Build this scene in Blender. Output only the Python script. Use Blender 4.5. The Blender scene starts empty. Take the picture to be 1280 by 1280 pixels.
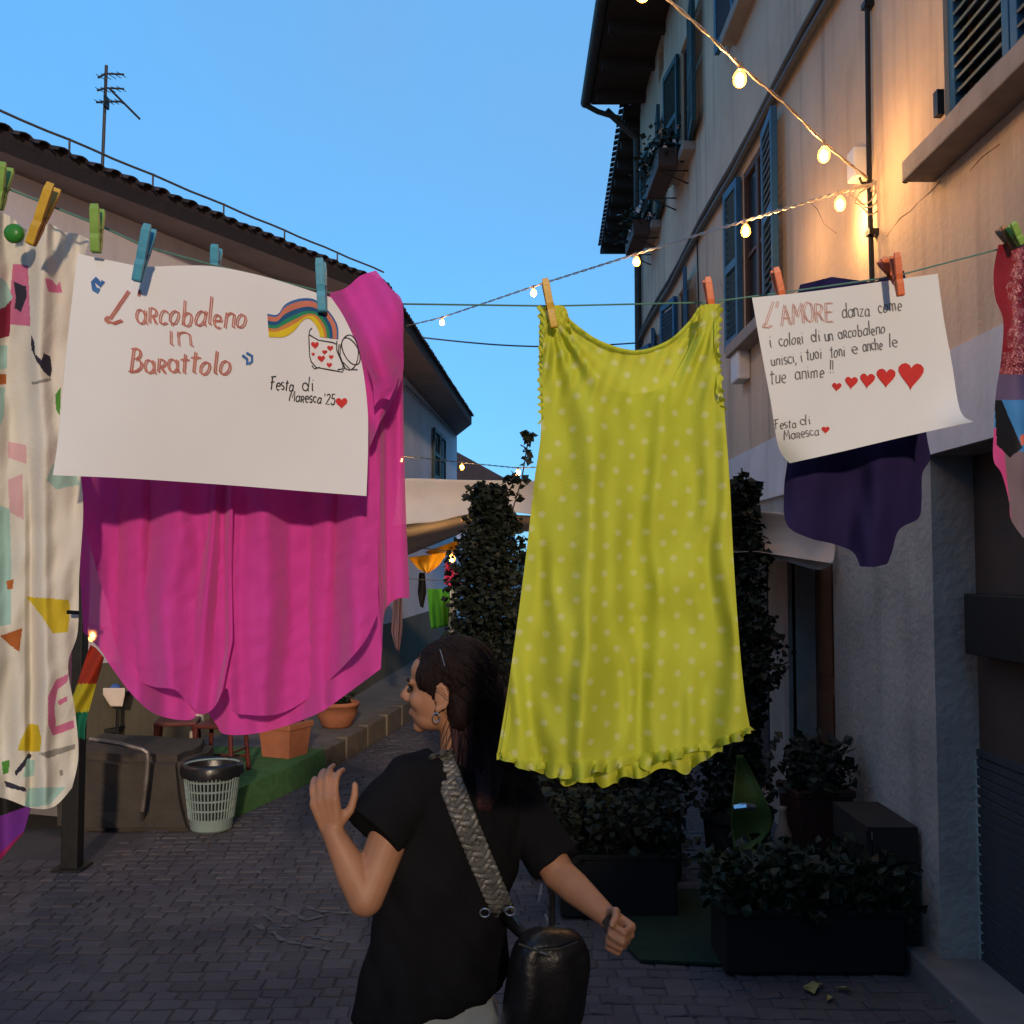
import bpy, bmesh, math, random
from mathutils import Vector, Matrix
from mathutils.bvhtree import BVHTree
from mathutils import noise as MN
random.seed(7)
S = bpy.context.scene
COL = S.collection
R = math.radians
PI = math.pi

# ------------------------------------------------------------------ camera
PITCH = math.atan(70/1280)
cam = bpy.data.objects.new('camera', bpy.data.cameras.new('camera'))
COL.objects.link(cam)
cam.location = (0, 0, 1.8)
cam.rotation_euler = (PI/2 + PITCH, 0, 0)
cam.data.sensor_width = 36; cam.data.lens = 36
cam.data.clip_start = 0.05; cam.data.clip_end = 3000
S.camera = cam
# ------------------------------------------------------------------ sky
SUN_EL = R(15); SUN_AZ = (0.13, -1.0)          # the low warm light comes from behind the camera
W = bpy.data.worlds.new('World'); S.world = W; W.use_nodes = True
wn = W.node_tree.nodes; wl = W.node_tree.links
for n in list(wn): wn.remove(n)
wo = wn.new('ShaderNodeOutputWorld'); bg = wn.new('ShaderNodeBackground')
sky = wn.new('ShaderNodeTexSky'); sky.sky_type = 'NISHITA'; sky.sun_disc = False
sky.sun_elevation = SUN_EL; sky.sun_rotation = math.atan2(SUN_AZ[0], SUN_AZ[1])
sky.air_density = 1.0; sky.dust_density = 0.2; sky.ozone_density = 4.0
tint = wn.new('ShaderNodeMix'); tint.data_type = 'RGBA'; tint.blend_type = 'MULTIPLY'
tint.inputs[0].default_value = 1.0
tint.inputs[7].default_value = (0.62, 1.0, 1.06, 1)
cl_tc = wn.new('ShaderNodeTexCoord'); cl_no = wn.new('ShaderNodeTexNoise')
cl_no.inputs['Scale'].default_value = 1.6; cl_no.inputs['Detail'].default_value = 4
cl_rp = wn.new('ShaderNodeMapRange'); cl_rp.inputs[1].default_value = .46; cl_rp.inputs[2].default_value = .72
cl_rp.inputs[3].default_value = 0; cl_rp.inputs[4].default_value = .38
cl_mx = wn.new('ShaderNodeMix'); cl_mx.data_type = 'RGBA'; cl_mx.inputs[7].default_value = (.75, 1.35, 2.2, 1)
wl.new(cl_tc.outputs['Generated'], cl_no.inputs['Vector'])
wl.new(cl_no.outputs['Fac'], cl_rp.inputs[0]); wl.new(cl_rp.outputs[0], cl_mx.inputs[0])
even = wn.new('ShaderNodeMix'); even.data_type = 'RGBA'; even.inputs[0].default_value = .82   # mostly flat blue mixed in to even out the dusk sky
even.inputs[7].default_value = (.47, 1.62, 3.3, 1)
wl.new(sky.outputs[0], tint.inputs[6]); wl.new(tint.outputs[2], even.inputs[6]); wl.new(even.outputs[2], cl_mx.inputs[6])
wl.new(cl_mx.outputs[2], bg.inputs[0]); wl.new(bg.outputs[0], wo.inputs[0])
bg.inputs[1].default_value = 0.15
# ------------------------------------------------------------------ sun lamp
sl = bpy.data.lights.new('sun', 'SUN'); sun = bpy.data.objects.new('sun', sl); COL.objects.link(sun)
sl.energy = 1.2; sl.angle = R(2.5); sl.color = (1.0, 0.77, 0.55)
sd = Vector((SUN_AZ[0], SUN_AZ[1], math.hypot(*SUN_AZ)*math.tan(SUN_EL))).normalized()
sun.rotation_euler = sd.to_track_quat('Z', 'Y').to_euler()
sun.location = (2, -6, 8)
S.view_settings.view_transform = 'Standard'; S.view_settings.look = 'None'
S.view_settings.exposure = 1.0; S.view_settings.gamma = 1.0
S.view_settings.use_curve_mapping = False
S.render.engine = 'CYCLES'

# ------------------------------------------------------------------ helpers
def P(px, py, d):
    "point of the street at depth d (metres along +Y) seen at photo pixel px,py"
    u = (px-640)/1280; v = (640-py)/1280
    dy = math.cos(PITCH) - math.sin(PITCH)*v; dz = math.sin(PITCH) + math.cos(PITCH)*v
    k = d/dy
    return Vector((u*k, d, 1.8 + dz*k))
def pxof(p):
    x, y, z = p[0], p[1], p[2]-1.8
    f = y*math.cos(PITCH) + z*math.sin(PITCH); w = -y*math.sin(PITCH) + z*math.cos(PITCH)
    return 640 + 1280*x/f, 640 - 1280*w/f
def lerp(a, b, t): return a + (b-a)*t
def clamp(x, a=0., b=1.): return max(a, min(b, x))
def sstep(a, b, x):
    t = clamp((x-a)/(b-a)); return t*t*(3-2*t)
def wnoise(x, y, z=0.0): return MN.noise(Vector((x, y, z)))

def tag(o, label=None, cat=None, group=None, kind=None):
    if label: o['label'] = label
    if cat: o['category'] = cat
    if group: o['group'] = group
    if kind: o['kind'] = kind
    return o
def empty(name, loc, label=None, cat=None, group=None):
    o = bpy.data.objects.new(name, None); COL.objects.link(o); o.location = loc
    o.empty_display_size = .05
    return tag(o, label, cat, group)
def wloc(o):
    v = Vector((0, 0, 0))
    while o: v = v + o.location; o = o.parent
    return v
class MB:
    def __init__(s): s.V = []; s.F = []; s.M = []
    def add(s, V, F, m=0):
        b = len(s.V); s.V += [Vector(v) for v in V]
        for f in F: s.F.append(tuple(i+b for i in f)); s.M.append(m)
        return s
    def box(s, c, h, rz=0, m=0, M=None):
        vs = []
        cr, sr = math.cos(rz), math.sin(rz)
        for dx in (-1, 1):
            for dy in (-1, 1):
                for dz in (-1, 1):
                    x, y, z = dx*h[0], dy*h[1], dz*h[2]
                    v = Vector((x, y, z))
                    v = M @ v if M else Vector((x*cr-y*sr, x*sr+y*cr, z))
                    vs.append(Vector(c)+v)
        return s.add(vs, [(0,1,3,2),(4,6,7,5),(0,4,5,1),(2,3,7,6),(0,2,6,4),(1,5,7,3)], m)
    def bb(s, a, b, m=0):
        return s.box([(a[i]+b[i])/2 for i in range(3)], [abs(b[i]-a[i])/2 for i in range(3)], 0, m)
    def tube(s, pts, r, n=8, cap=True, m=0):
        pts = [Vector(p) for p in pts]; V = []; F = []
        up = None
        for i, p in enumerate(pts):
            t = (pts[min(i+1, len(pts)-1)]-pts[max(i-1, 0)])
            if t.length < 1e-9: t = Vector((0, 0, 1))
            t.normalize()
            if up is None:
                up = Vector((0, 0, 1)) if abs(t.z) < .9 else Vector((1, 0, 0))
            a = t.cross(up)
            if a.length < 1e-6: a = t.cross(Vector((1, 0, 0.01)))
            a.normalize(); b = a.cross(t).normalized(); up = b
            rr = r[i] if isinstance(r, (list, tuple)) else r
            for k in range(n):
                an = 2*PI*k/n
                V.append(p + a*math.cos(an)*rr + b*math.sin(an)*rr)
        for i in range(len(pts)-1):
            for k in range(n):
                k2 = (k+1) % n
                F.append((i*n+k, i*n+k2, (i+1)*n+k2, (i+1)*n+k))
        if cap:
            F.append(tuple(range(n-1, -1, -1))); F.append(tuple((len(pts)-1)*n+k for k in range(n)))
        return s.add(V, F, m)
    def lathe(s, prof, c, n=16, m=0, M=None, cap=True):
        V = []; F = []
        for r, z in prof:
            for k in range(n):
                a = 2*PI*k/n; v = Vector((r*math.cos(a), r*math.sin(a), z))
                if M: v = M @ v
                V.append(Vector(c)+v)
        for i in range(len(prof)-1):
            for k in range(n):
                k2 = (k+1) % n; F.append((i*n+k, i*n+k2, (i+1)*n+k2, (i+1)*n+k))
        if cap:
            F.append(tuple(range(n-1, -1, -1))); F.append(tuple((len(prof)-1)*n+k for k in range(n)))
        return s.add(V, F, m)
    def ell(s, c, r, n=20, k=12, M=None, m=0):
        V = []; F = []
        for i in range(k+1):
            th = PI*i/k
            for j in range(n):
                a = 2*PI*j/n
                v = Vector((r[0]*math.sin(th)*math.cos(a), r[1]*math.sin(th)*math.sin(a), r[2]*math.cos(th)))
                V.append(Vector(c) + (M @ v if M else v))
        for i in range(k):
            for j in range(n):
                j2 = (j+1) % n; F.append((i*n+j, (i+1)*n+j, (i+1)*n+j2, i*n+j2))
        return s.add(V, F, m)
    def cap(s, a, b, ra, rb, n=16):
        "tapered capsule"
        a, b = Vector(a), Vector(b); t = b-a; L = t.length; t.normalize()
        pts = []; rs = []
        for k in range(6):
            an = PI/2*(1-k/6.); pts.append(a - t*ra*math.sin(an)); rs.append(max(ra*math.cos(an), ra*.02))
        pts.append(a); rs.append(ra); pts.append(b); rs.append(rb)
        for k in range(1, 7):
            an = PI/2*k/6.; pts.append(b + t*rb*math.sin(an)); rs.append(max(rb*math.cos(an), rb*.02))
        return s.tube(pts, rs, n)
    def build(s, name, mat, parent=None, smooth=False, solid=0, uv=None, bevel=0):
        o = off = wloc(parent) if parent else Vector((0, 0, 0))
        me = bpy.data.meshes.new(name)
        me.from_pydata([v-off for v in s.V], [], s.F)
        mats = mat if isinstance(mat, (list, tuple)) else [mat]
        for m in mats: me.materials.append(m)
        if len(mats) > 1: me.polygons.foreach_set('material_index', s.M)
        if smooth: me.polygons.foreach_set('use_smooth', [True]*len(me.polygons))
        if uv:
            l = me.uv_layers.new(name='uv')
            for lp in me.loops: l.data[lp.index].uv = uv[lp.vertex_index]
        me.update()
        ob = bpy.data.objects.new(name, me); COL.objects.link(ob)
        if parent: ob.parent = parent
        if solid:
            md = ob.modifiers.new('thick', 'SOLIDIFY'); md.thickness = solid; md.offset = 0
        if bevel:
            md = ob.modifiers.new('bev', 'BEVEL'); md.width = bevel; md.segments = 2; md.limit_method = 'ANGLE'
        return ob
def dup(o, parent=None, loc=None, scale=None, rot=None):
    c = o.copy(); COL.objects.link(c)
    if parent: c.parent = parent
    if loc is not None: c.location = loc
    if scale is not None: c.scale = scale
    if rot is not None: c.rotation_euler = rot
    return c
def dup_tree(o, parent=None):
    c = o.copy(); COL.objects.link(c)
    if parent: c.parent = parent
    for ch in list(o.children): dup_tree(ch, c)
    return c

# ------------------------------------------------------------------ materials
def mat(name, c1, c2=None, scale=6, rough=.7, bump=0, bscale=40, spec=.3, metal=0, coord='Object', detail=6,
        stretch=None, transl=0, isl=0, sheen=0, alpha=None, trans=0, ramp=(.35, .68)):
    m = bpy.data.materials.new(name); m.use_nodes = True
    N = m.node_tree.nodes; L = m.node_tree.links
    b = N['Principled BSDF']; out = N['Material Output']
    b.inputs['Roughness'].default_value = rough; b.inputs['Metallic'].default_value = metal
    b.inputs['Specular IOR Level'].default_value = spec
    if sheen: b.inputs['Sheen Weight'].default_value = sheen
    if trans: b.inputs['Transmission Weight'].default_value = trans
    tc = N.new('ShaderNodeTexCoord')
    vec = N.new('ShaderNodeNewGeometry').outputs['Position'] if coord == 'Position' else tc.outputs[coord]
    if stretch:
        mp = N.new('ShaderNodeMapping'); mp.inputs['Scale'].default_value = stretch
        L.new(vec, mp.inputs['Vector']); vec = mp.outputs[0]
    col = None
    if c2 is None: c2 = tuple(c*.85 for c in c1)
    no = N.new('ShaderNodeTexNoise'); no.inputs['Scale'].default_value = scale; no.inputs['Detail'].default_value = detail
    no.inputs['Roughness'].default_value = .6
    L.new(vec, no.inputs['Vector'])
    mr = N.new('ShaderNodeMapRange'); mr.inputs[1].default_value = ramp[0]; mr.inputs[2].default_value = ramp[1]
    L.new(no.outputs['Fac'], mr.inputs[0])
    mx = N.new('ShaderNodeMix'); mx.data_type = 'RGBA'
    mx.inputs[6].default_value = (*c1, 1); mx.inputs[7].default_value = (*c2, 1)
    L.new(mr.outputs[0], mx.inputs[0]); col = mx.outputs[2]
    if isl:
        ge = N.new('ShaderNodeNewGeometry'); oi = N.new('ShaderNodeObjectInfo')
        ad = N.new('ShaderNodeMath'); ad.operation = 'ADD'; L.new(ge.outputs['Random Per Island'], ad.inputs[0]); L.new(oi.outputs['Random'], ad.inputs[1])
        fr = N.new('ShaderNodeMath'); fr.operation = 'FRACT'; L.new(ad.outputs[0], fr.inputs[0])
        r2 = N.new('ShaderNodeMapRange'); r2.inputs[3].default_value = 1-isl; r2.inputs[4].default_value = 1+isl
        L.new(fr.outputs[0], r2.inputs[0])
        vm = N.new('ShaderNodeVectorMath'); vm.operation = 'SCALE'; L.new(col, vm.inputs[0]); L.new(r2.outputs[0], vm.inputs['Scale'])
        col = vm.outputs[0]
    L.new(col, b.inputs['Base Color'])
    m['col'] = 1
    if bump:
        n2 = N.new('ShaderNodeTexNoise'); n2.inputs['Scale'].default_value = bscale; n2.inputs['Detail'].default_value = 5
        L.new(vec, n2.inputs['Vector'])
        bp = N.new('ShaderNodeBump'); bp.inputs['Strength'].default_value = bump; bp.inputs['Distance'].default_value = .01
        L.new(n2.outputs['Fac'], bp.inputs['Height']); L.new(bp.outputs[0], b.inputs['Normal'])
    if transl:
        tr = N.new('ShaderNodeBsdfTranslucent'); L.new(col, tr.inputs[0])
        ms = N.new('ShaderNodeMixShader'); ms.inputs[0].default_value = transl
        L.new(b.outputs[0], ms.inputs[1]); L.new(tr.outputs[0], ms.inputs[2]); L.new(ms.outputs[0], out.inputs[0])
        if alpha:
            tp = N.new('ShaderNodeBsdfTransparent'); m2 = N.new('ShaderNodeMixShader'); m2.inputs[0].default_value = alpha
            L.new(ms.outputs[0], m2.inputs[2]); L.new(tp.outputs[0], m2.inputs[1]); L.new(m2.outputs[0], out.inputs[0])
    return m
def emis(name, c, s):
    m = bpy.data.materials.new(name); m.use_nodes = True
    b = m.node_tree.nodes['Principled BSDF']
    b.inputs['Base Color'].default_value = (*c, 1); b.inputs['Emission Color'].default_value = (*c, 1)
    b.inputs['Emission Strength'].default_value = s
    return m
def plaster(name, c1, c2, stain, sc=1.1, bump=.25, streak=.5):
    "lime plaster: broad mottling, vertical rain streaks, fine grain"
    m = bpy.data.materials.new(name); m.use_nodes = True
    N = m.node_tree.nodes; L = m.node_tree.links; b = N['Principled BSDF']
    b.inputs['Roughness'].default_value = .9; b.inputs['Specular IOR Level'].default_value = .15
    tc = N.new('ShaderNodeTexCoord')
    n1 = N.new('ShaderNodeTexNoise'); n1.inputs['Scale'].default_value = sc; n1.inputs['Detail'].default_value = 9; n1.inputs['Roughness'].default_value = .62
    L.new(tc.outputs['Object'], n1.inputs['Vector'])
    r1 = N.new('ShaderNodeMapRange'); r1.inputs[1].default_value = .36; r1.inputs[2].default_value = .66; L.new(n1.outputs['Fac'], r1.inputs[0])
    mx = N.new('ShaderNodeMix'); mx.data_type = 'RGBA'; mx.inputs[6].default_value = (*c1, 1); mx.inputs[7].default_value = (*c2, 1)
    L.new(r1.outputs[0], mx.inputs[0])
    mp = N.new('ShaderNodeMapping'); mp.inputs['Scale'].default_value = (5, 5, .35); L.new(tc.outputs['Object'], mp.inputs['Vector'])
    n2 = N.new('ShaderNodeTexNoise'); n2.inputs['Scale'].default_value = 1.3; n2.inputs['Detail'].default_value = 7
    L.new(mp.outputs[0], n2.inputs['Vector'])
    r2 = N.new('ShaderNodeMapRange'); r2.inputs[1].default_value = .5; r2.inputs[2].default_value = .78; r2.inputs[4].default_value = streak; L.new(n2.outputs['Fac'], r2.inputs[0])
    m2 = N.new('ShaderNodeMix'); m2.data_type = 'RGBA'; m2.inputs[7].default_value = (*stain, 1)
    L.new(mx.outputs[2], m2.inputs[6]); L.new(r2.outputs[0], m2.inputs[0]); L.new(m2.outputs[2], b.inputs['Base Color'])
    n3 = N.new('ShaderNodeTexNoise'); n3.inputs['Scale'].default_value = 28; n3.inputs['Detail'].default_value = 8; L.new(tc.outputs['Object'], n3.inputs['Vector'])
    bp = N.new('ShaderNodeBump'); bp.inputs['Strength'].default_value = bump; bp.inputs['Distance'].default_value = .012
    L.new(n3.outputs['Fac'], bp.inputs['Height']); L.new(bp.outputs[0], b.inputs['Normal'])
    return m

M_mortar = mat('mortar_earth', (.041,.037,.041), (.066,.060,.061), 1.6, .95, .3, 60, coord='Position', detail=10)
M_sett = mat('porphyry_sett', (.049,.042,.050), (.080,.069,.072), 1.6, .75, .35, 60, isl=.16, coord='Position', detail=10)
M_conc = mat('worn_concrete', (.10,.09,.088), (.15,.135,.128), 3.5, .9, .3, 50)
M_kerb = mat('kerb_stone', (.09,.075,.06), (.15,.12,.095), 5, .9, .5, 30)
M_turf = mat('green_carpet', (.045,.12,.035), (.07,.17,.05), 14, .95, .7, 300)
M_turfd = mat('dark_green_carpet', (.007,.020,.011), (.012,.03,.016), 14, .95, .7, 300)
M_wallL = plaster('lilac_grey_plaster', (.60,.555,.62), (.52,.48,.535), (.38,.35,.39))
M_plinth = plaster('dark_plinth_plaster', (.13,.115,.085), (.10,.09,.07), (.06,.055,.045))
M_soff = mat('painted_soffit', (.30,.24,.225), (.24,.19,.18), 2.5, .85, .1, 30)
M_tile = mat('old_roof_tile', (.035,.025,.028), (.025,.02,.024), 8, .9, .4, 40, isl=.3)
M_wallR = plaster('peach_plaster', (.62,.46,.33), (.46,.335,.24), (.29,.215,.165), .8, .35, .85)
M_wallRlow = plaster('grey_roughcast', (.36,.325,.29), (.26,.235,.215), (.13,.115,.11), 2.2, .55, .5)
M_band = plaster('pale_plaster_band', (.60,.57,.58), (.50,.47,.47), (.36,.33,.32), 2, .2, .4)
M_shut = mat('teal_blue_shutter_paint', (.030,.105,.19), (.022,.075,.14), 7, .55, .15, 30)
M_shutd = mat('dark_green_shutter_paint', (.018,.055,.065), (.014,.04,.05), 7, .6, .15, 30)
M_glass = mat('dark_window_glass', (.010,.011,.014), (.014,.015,.018), 3, .25, spec=.3)
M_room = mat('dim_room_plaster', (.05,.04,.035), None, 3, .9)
M_sill = mat('sandstone_sill', (.30,.25,.22), (.22,.18,.16), 6, .85, .3, 40)
M_wood = mat('dark_eave_timber', (.045,.030,.024), (.03,.022,.018), 4, .85, .4, 20, stretch=(12,1,12))
M_iron = mat('black_iron', (.012,.012,.013), (.02,.019,.018), 20, .5, .1, 80, metal=.3)
M_gutter = mat('weathered_gutter', (.05,.04,.036), (.075,.06,.05), 8, .6, metal=.4)
M_cable = mat('grey_cable', (.09,.08,.075), (.06,.055,.05), 20, .7)
M_pale = mat('pale_pvc_box', (.62,.60,.60), (.55,.53,.53), 8, .5)
M_doorw = mat('brown_door_wood', (.075,.035,.024), (.05,.026,.018), 3, .6, .2, 20, stretch=(14,14,1))
M_roller = mat('grey_blue_shutter_metal', (.045,.05,.062), (.035,.04,.05), 5, .5, metal=.2)
M_black = mat('matt_black', (.005,.005,.006), None, 10, .7)
# ================================================================== GROUND
g = MB(); g.add([(-400,-60,-.05),(400,-60,-.05),(400,900,-.05),(-400,900,-.05)], [(0,1,2,3)])
tag(g.build('ground', M_mortar), kind='structure')
hl = MB()
hv = []; nx = 60
for i in range(nx+1):
    x = -300+600*i/nx; h = 5+6*wnoise(x*.012, 3)+2*wnoise(x*.05, 8)
    hv += [(x, 240, -.05), (x, 262, h*.55), (x, 300, max(h, 1))]
hf = []
for i in range(nx):
    for k in range(2): hf.append((i*3+k, (i+1)*3+k, (i+1)*3+k+1, i*3+k+1))
hl.add(hv, hf); tag(hl.build('hills', mat('wooded_hill', (.03,.045,.03), (.02,.03,.02), .2, 1), smooth=True), kind='structure')

# the street: a bed of mortar with porphyry setts laid in it
st = MB(); st.add([(-3.4,1.0,-.007),(1.9,1.0,-.007),(2.4,24,-.007),(-1.6,24,-.007)], [(0,1,2,3)])
street = tag(st.build('street', M_mortar), kind='structure')
rs = random.Random(3)
setts = []
y = 2.6; row = 0
while y < 15:
    dep = rs.uniform(.084, .112)
    x = -3.3 + rs.uniform(0, .12)
    while x < 1.85:
        w = rs.uniform(.075, .15)
        yy = y + .035*math.sin(x*1.9+row*.1)          # courses bow a little
        # keep off the raised pavement
        edge = lerp(-2.35, -1.2, clamp((yy-6.8)/6.5))
        if x > edge-.25 or yy < 6.4: setts.append((x+w/2, yy+dep/2, w*.5-.004, dep*.5-.004))
        x += w
    y += dep; row += 1
def sett_geo(mb, cx, cy, hx, hy, r):
    h = r.uniform(-.003, .002); b = .007; z0 = -.04
    tl = [r.uniform(-.004, .004) for _ in range(4)]
    j = lambda: r.uniform(-.005, .005)
    V = [(cx-hx,cy-hy,z0),(cx+hx,cy-hy,z0),(cx+hx,cy+hy,z0),(cx-hx,cy+hy,z0)]
    V += [(cx-hx+j(),cy-hy+j(),h-.004),(cx+hx+j(),cy-hy+j(),h-.004),(cx+hx+j(),cy+hy+j(),h-.004),(cx-hx+j(),cy+hy+j(),h-.004)]
    V += [(cx-hx+b,cy-hy+b,h+tl[0]),(cx+hx-b,cy-hy+b,h+tl[1]),(cx+hx-b,cy+hy-b,h+tl[2]),(cx-hx+b,cy+hy-b,h+tl[3])]
    F = [(0,1,5,4),(1,2,6,5),(2,3,7,6),(3,0,4,7),(4,5,9,8),(5,6,10,9),(6,7,11,10),(7,4,8,11),(8,9,10,11)]
    mb.add(V, F)
def sett_seen(s):
    a, b = pxof((s[0], s[1], 0))
    if not (-10 < a < 1290 and b < 1290): return False
    return a < 470 or a > 735
seen = sorted([s for s in setts if sett_seen(s)], key=lambda s: s[1])
big = set(id(s) for s in seen[:300])
protos = []
for k in range(12):
    mb = MB(); sett_geo(mb, 0, 0, .061, .049, random.Random(k))
    protos.append(mb)
pm = []
for k, s in enumerate(seen[:300]):
    if k < 12:
        o = protos[k].build('sett', M_sett, street)
        pm.append(o)
    else:
        o = dup(pm[k % 12])
    o.location = (s[0], s[1], 0); o.scale = (s[2]/.061, s[3]/.049, 1)
rest = MB()
for s in setts:
    if id(s) not in big: sett_geo(rest, *s, rs)
tag(rest.build('sett_paving', M_sett, street), kind='stuff')

# raised pavement along the left houses
edge = [(-2.17,7.30),(-2.06,7.62),(-1.82,8.56),(-1.36,11.4),(-1.10,14.0),(-.75,20)]
back = [(-4.4,7.30),(-4.2,7.62),(-3.6,8.56),(-2.3,11.4),(-2.0,14.0),(-1.6,20)]
hz = [.17,.17,.18,.22,.24,.26]
pv = MB(); n = len(edge)
V = []
for (ex, ey), (bx, by), h in zip(edge, back, hz):
    V += [(ex, ey, -.04), (ex, ey, h-.012), (ex-.012, ey, h), (bx, by, h)]
F = []
for i in range(n-1):
    for k in range(3): F.append((i*4+k, (i+1)*4+k, (i+1)*4+k+1, i*4+k+1))
F.append((0,1,2,3))
pv.add(V, F); pavement = tag(pv.build('pavement', M_conc), kind='structure')
# kerb stones along its edge
def along(poly, t):
    d = [0]
    for a, b in zip(poly[:-1], poly[1:]): d.append(d[-1]+math.dist(a, b))
    t *= d[-1]
    for i in range(len(poly)-1):
        if t <= d[i+1]+1e-9:
            f = (t-d[i])/(d[i+1]-d[i]); return [lerp(p, q, f) for p, q in zip(poly[i], poly[i+1])]
    return list(poly[-1])
epl = [(e[0], e[1], h) for e, h in zip(edge, hz)]
nk = 14
for i in range(nk):
    a = along(epl, .09+i*.75/nk+.001); b = along(epl, .09+(i+1)*.75/nk-.002)
    d = Vector((b[0]-a[0], b[1]-a[1], 0)); L = d.length; rz = math.atan2(d.y, d.x)
    k = MB(); nrm = Vector((d.y, -d.x, 0)).normalized()
    c = Vector(((a[0]+b[0])/2, (a[1]+b[1])/2, (a[2]+b[2])/4)) + nrm*(.002+rs.uniform(0, .012))
    k.box(c, (L/2, .06, (a[2]+b[2])/4+.004+rs.uniform(0, .006)), rz)
    k.build('kerb_stone', M_kerb, pavement, bevel=.012)
# green carpet over the near end
cp = MB(); V = []; F = []
ce = [along(epl, t) for t in [0.002, .03, .06, .09, .12, .15]]
for i, (a, t) in enumerate(zip(ce, range(6))):
    bx = lerp(-4.2, -2.9, i/5)
    V += [(a[0]+.085, a[1]-.02, -.002), (a[0]+.075, a[1]-.02, a[2]*.5), (a[0]+.06, a[1]-.01, a[2]+.012), (a[0]-.1, a[1], a[2]+.016), (bx, a[1]+.1, a[2]+.016)]
for i in range(5):
    for k in range(4): F.append((i*5+k, (i+1)*5+k, (i+1)*5+k+1, i*5+k+1))
cp.add(V, F)
tag(cp.build('carpet', M_turf, solid=.01), 'green grass-like carpet covering the near end of the raised pavement', 'carpet')

# ================================================================== LEFT HOUSE
def z_at(d, x): return 0
EH = 5.0
eave = [(-9.2, -2.3), (-5.4, 4.46), (-3.72, 7.45), (-1.46, 11.48), (-.86, 21.7)]
wall = [(-9.6, -3.9), (-5.8, 3.55), (-4.02, 7.45), (-1.985, 11.84), (-1.28, 23.7)]
house = empty('stuccoed_house', (-2.0, 11.84, 0), 'long lilac-grey stuccoed house with tiled eaves bending along the left side of the lane', 'house')
w = MB(); V = []
for (x, y) in wall: V += [(x, y, 1.0), (x, y, 4.86)]
V += [(-6, 23.7, 1.0), (-6, 23.7, 4.86)]
F = [(i*2, i*2+2, i*2+3, i*2+1) for i in range(5)]
w.add(V, F); w.build('wall', M_wallL, house)
w = MB(); V = []
off = Vector((.012, -.012, 0))
for (x, y) in wall: V += [(x+.012, y-.012, -.05), (x+.012, y-.012, 1.0), (x-.05, y+.05, 1.001)]
V += [(-6, 23.712, -.05), (-6, 23.712, 1.0), (-6, 23.6, 1.001)]
F = []
for i in range(5):
    for k in range(2): F.append((i*3+k, i*3+3+k, i*3+4+k, i*3+1+k))
w.add(V, F); w.build('plinth', M_plinth, house)
# soffit, roof slab
sf = MB(); V = []
for (ex, ey), (wx, wy) in zip(eave, wall): V += [(ex, ey, EH-.14), (wx-.02, wy+.02, 4.86), (ex, ey, EH-.02)]
F = []
for i in range(4):
    F += [(i*3, i*3+1, i*3+4, i*3+3)]
F += [(12, 13, 14)]
sf.add(V, F); sf.build('soffit', M_soff, house)
sf = MB(); sf.add(V, [(i*3, i*3+3, i*3+5, i*3+2) for i in range(4)]); sf.build('fascia', M_tile, house)
rf = MB(); V = []
rdir = [Vector((-.87,.49,0)), Vector((-.87,.49,0)), Vector((-.9,.42,0)), Vector((-.97,.25,0)), Vector((-1,.06,0))]
for (ex, ey), r in zip(eave, rdir):
    p = Vector((ex, ey, EH-.02)); q = p + r*4.6 + Vector((0, 0, 1.75))
    V += [p, q, p+Vector((0,0,.05)), q+Vector((0,0,.05))]
F = []
for i in range(4):
    F += [(i*4, i*4+4, i*4+5, i*4+1), (i*4+2, i*4+3, i*4+7, i*4+6), (i*4, i*4+2, i*4+6, i*4+4)]
rf.add(V, F); roof = rf.build('roof', M_tile, house)
# barrel tiles: a row of covers along the eave, each a tile
def tile_geo():
    mb = MB(); V = []; F = []
    for j, (yy, rr, zz) in enumerate([(-.05, .070, 0), (.42, .058, .155)]):
        for s_, rad in ((0, rr), (1, rr-.014)):
            for k in range(7):
                a = PI*k/6; V.append((rad*math.cos(a), yy, zz+rad*.62*math.sin(a)))
    F += [(k, k+1, 14+k+1, 14+k) for k in range(6)] + [(7+k+1, 7+k, 21+k, 21+k+1) for k in range(6)]
    F += [(k+1, k, 7+k, 7+k+1) for k in range(6)]
    return mb.add(V, F)
tproto = None
for i in range(1, 4):
    a, b = Vector((*eave[i], 0)), Vector((*eave[i+1], 0)); L = (b-a).length; t = (b-a)/L
    nn = int(L/.165)
    inn = Vector((-t.y, t.x, 0))
    for k in range(nn):
        p = a + t*((k+.5)*L/nn)
        if tproto is None:
            tproto = tile_geo().build('roof_tile', M_tile, roof, smooth=True); o = tproto
            tproto.data.transform(Matrix.Translation(wloc(roof)))
        else: o = dup(tproto)
        o.location = Vector((p.x+inn.x*.0, p.y+inn.y*.0, EH+.015+rs.uniform(-.008, .008))) - wloc(roof)
        o.rotation_euler = (0, 0, math.atan2(t.y, t.x)+rs.uniform(-.04, .04))
# second course, joined
tb = MB()
for i in range(1, 4):
    a, b = Vector((*eave[i], 0)), Vector((*eave[i+1], 0)); L = (b-a).length; t = (b-a)/L; nn = int(L/.165); inn = Vector((-t.y, t.x, 0))
    rot = Matrix.Rotation(math.atan2(t.y, t.x), 3, 'Z')
    for c in range(1, 6):
        for k in range(nn):
            p = a + t*((k+.5)*L/nn) + inn*(.40*c) + Vector((0, 0, EH+.015+.152*c))
            gm = tile_geo(); tb.add([rot @ v + p for v in gm.V], gm.F)
tag(tb.build('tile_course', M_tile, roof), kind='stuff')
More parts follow.
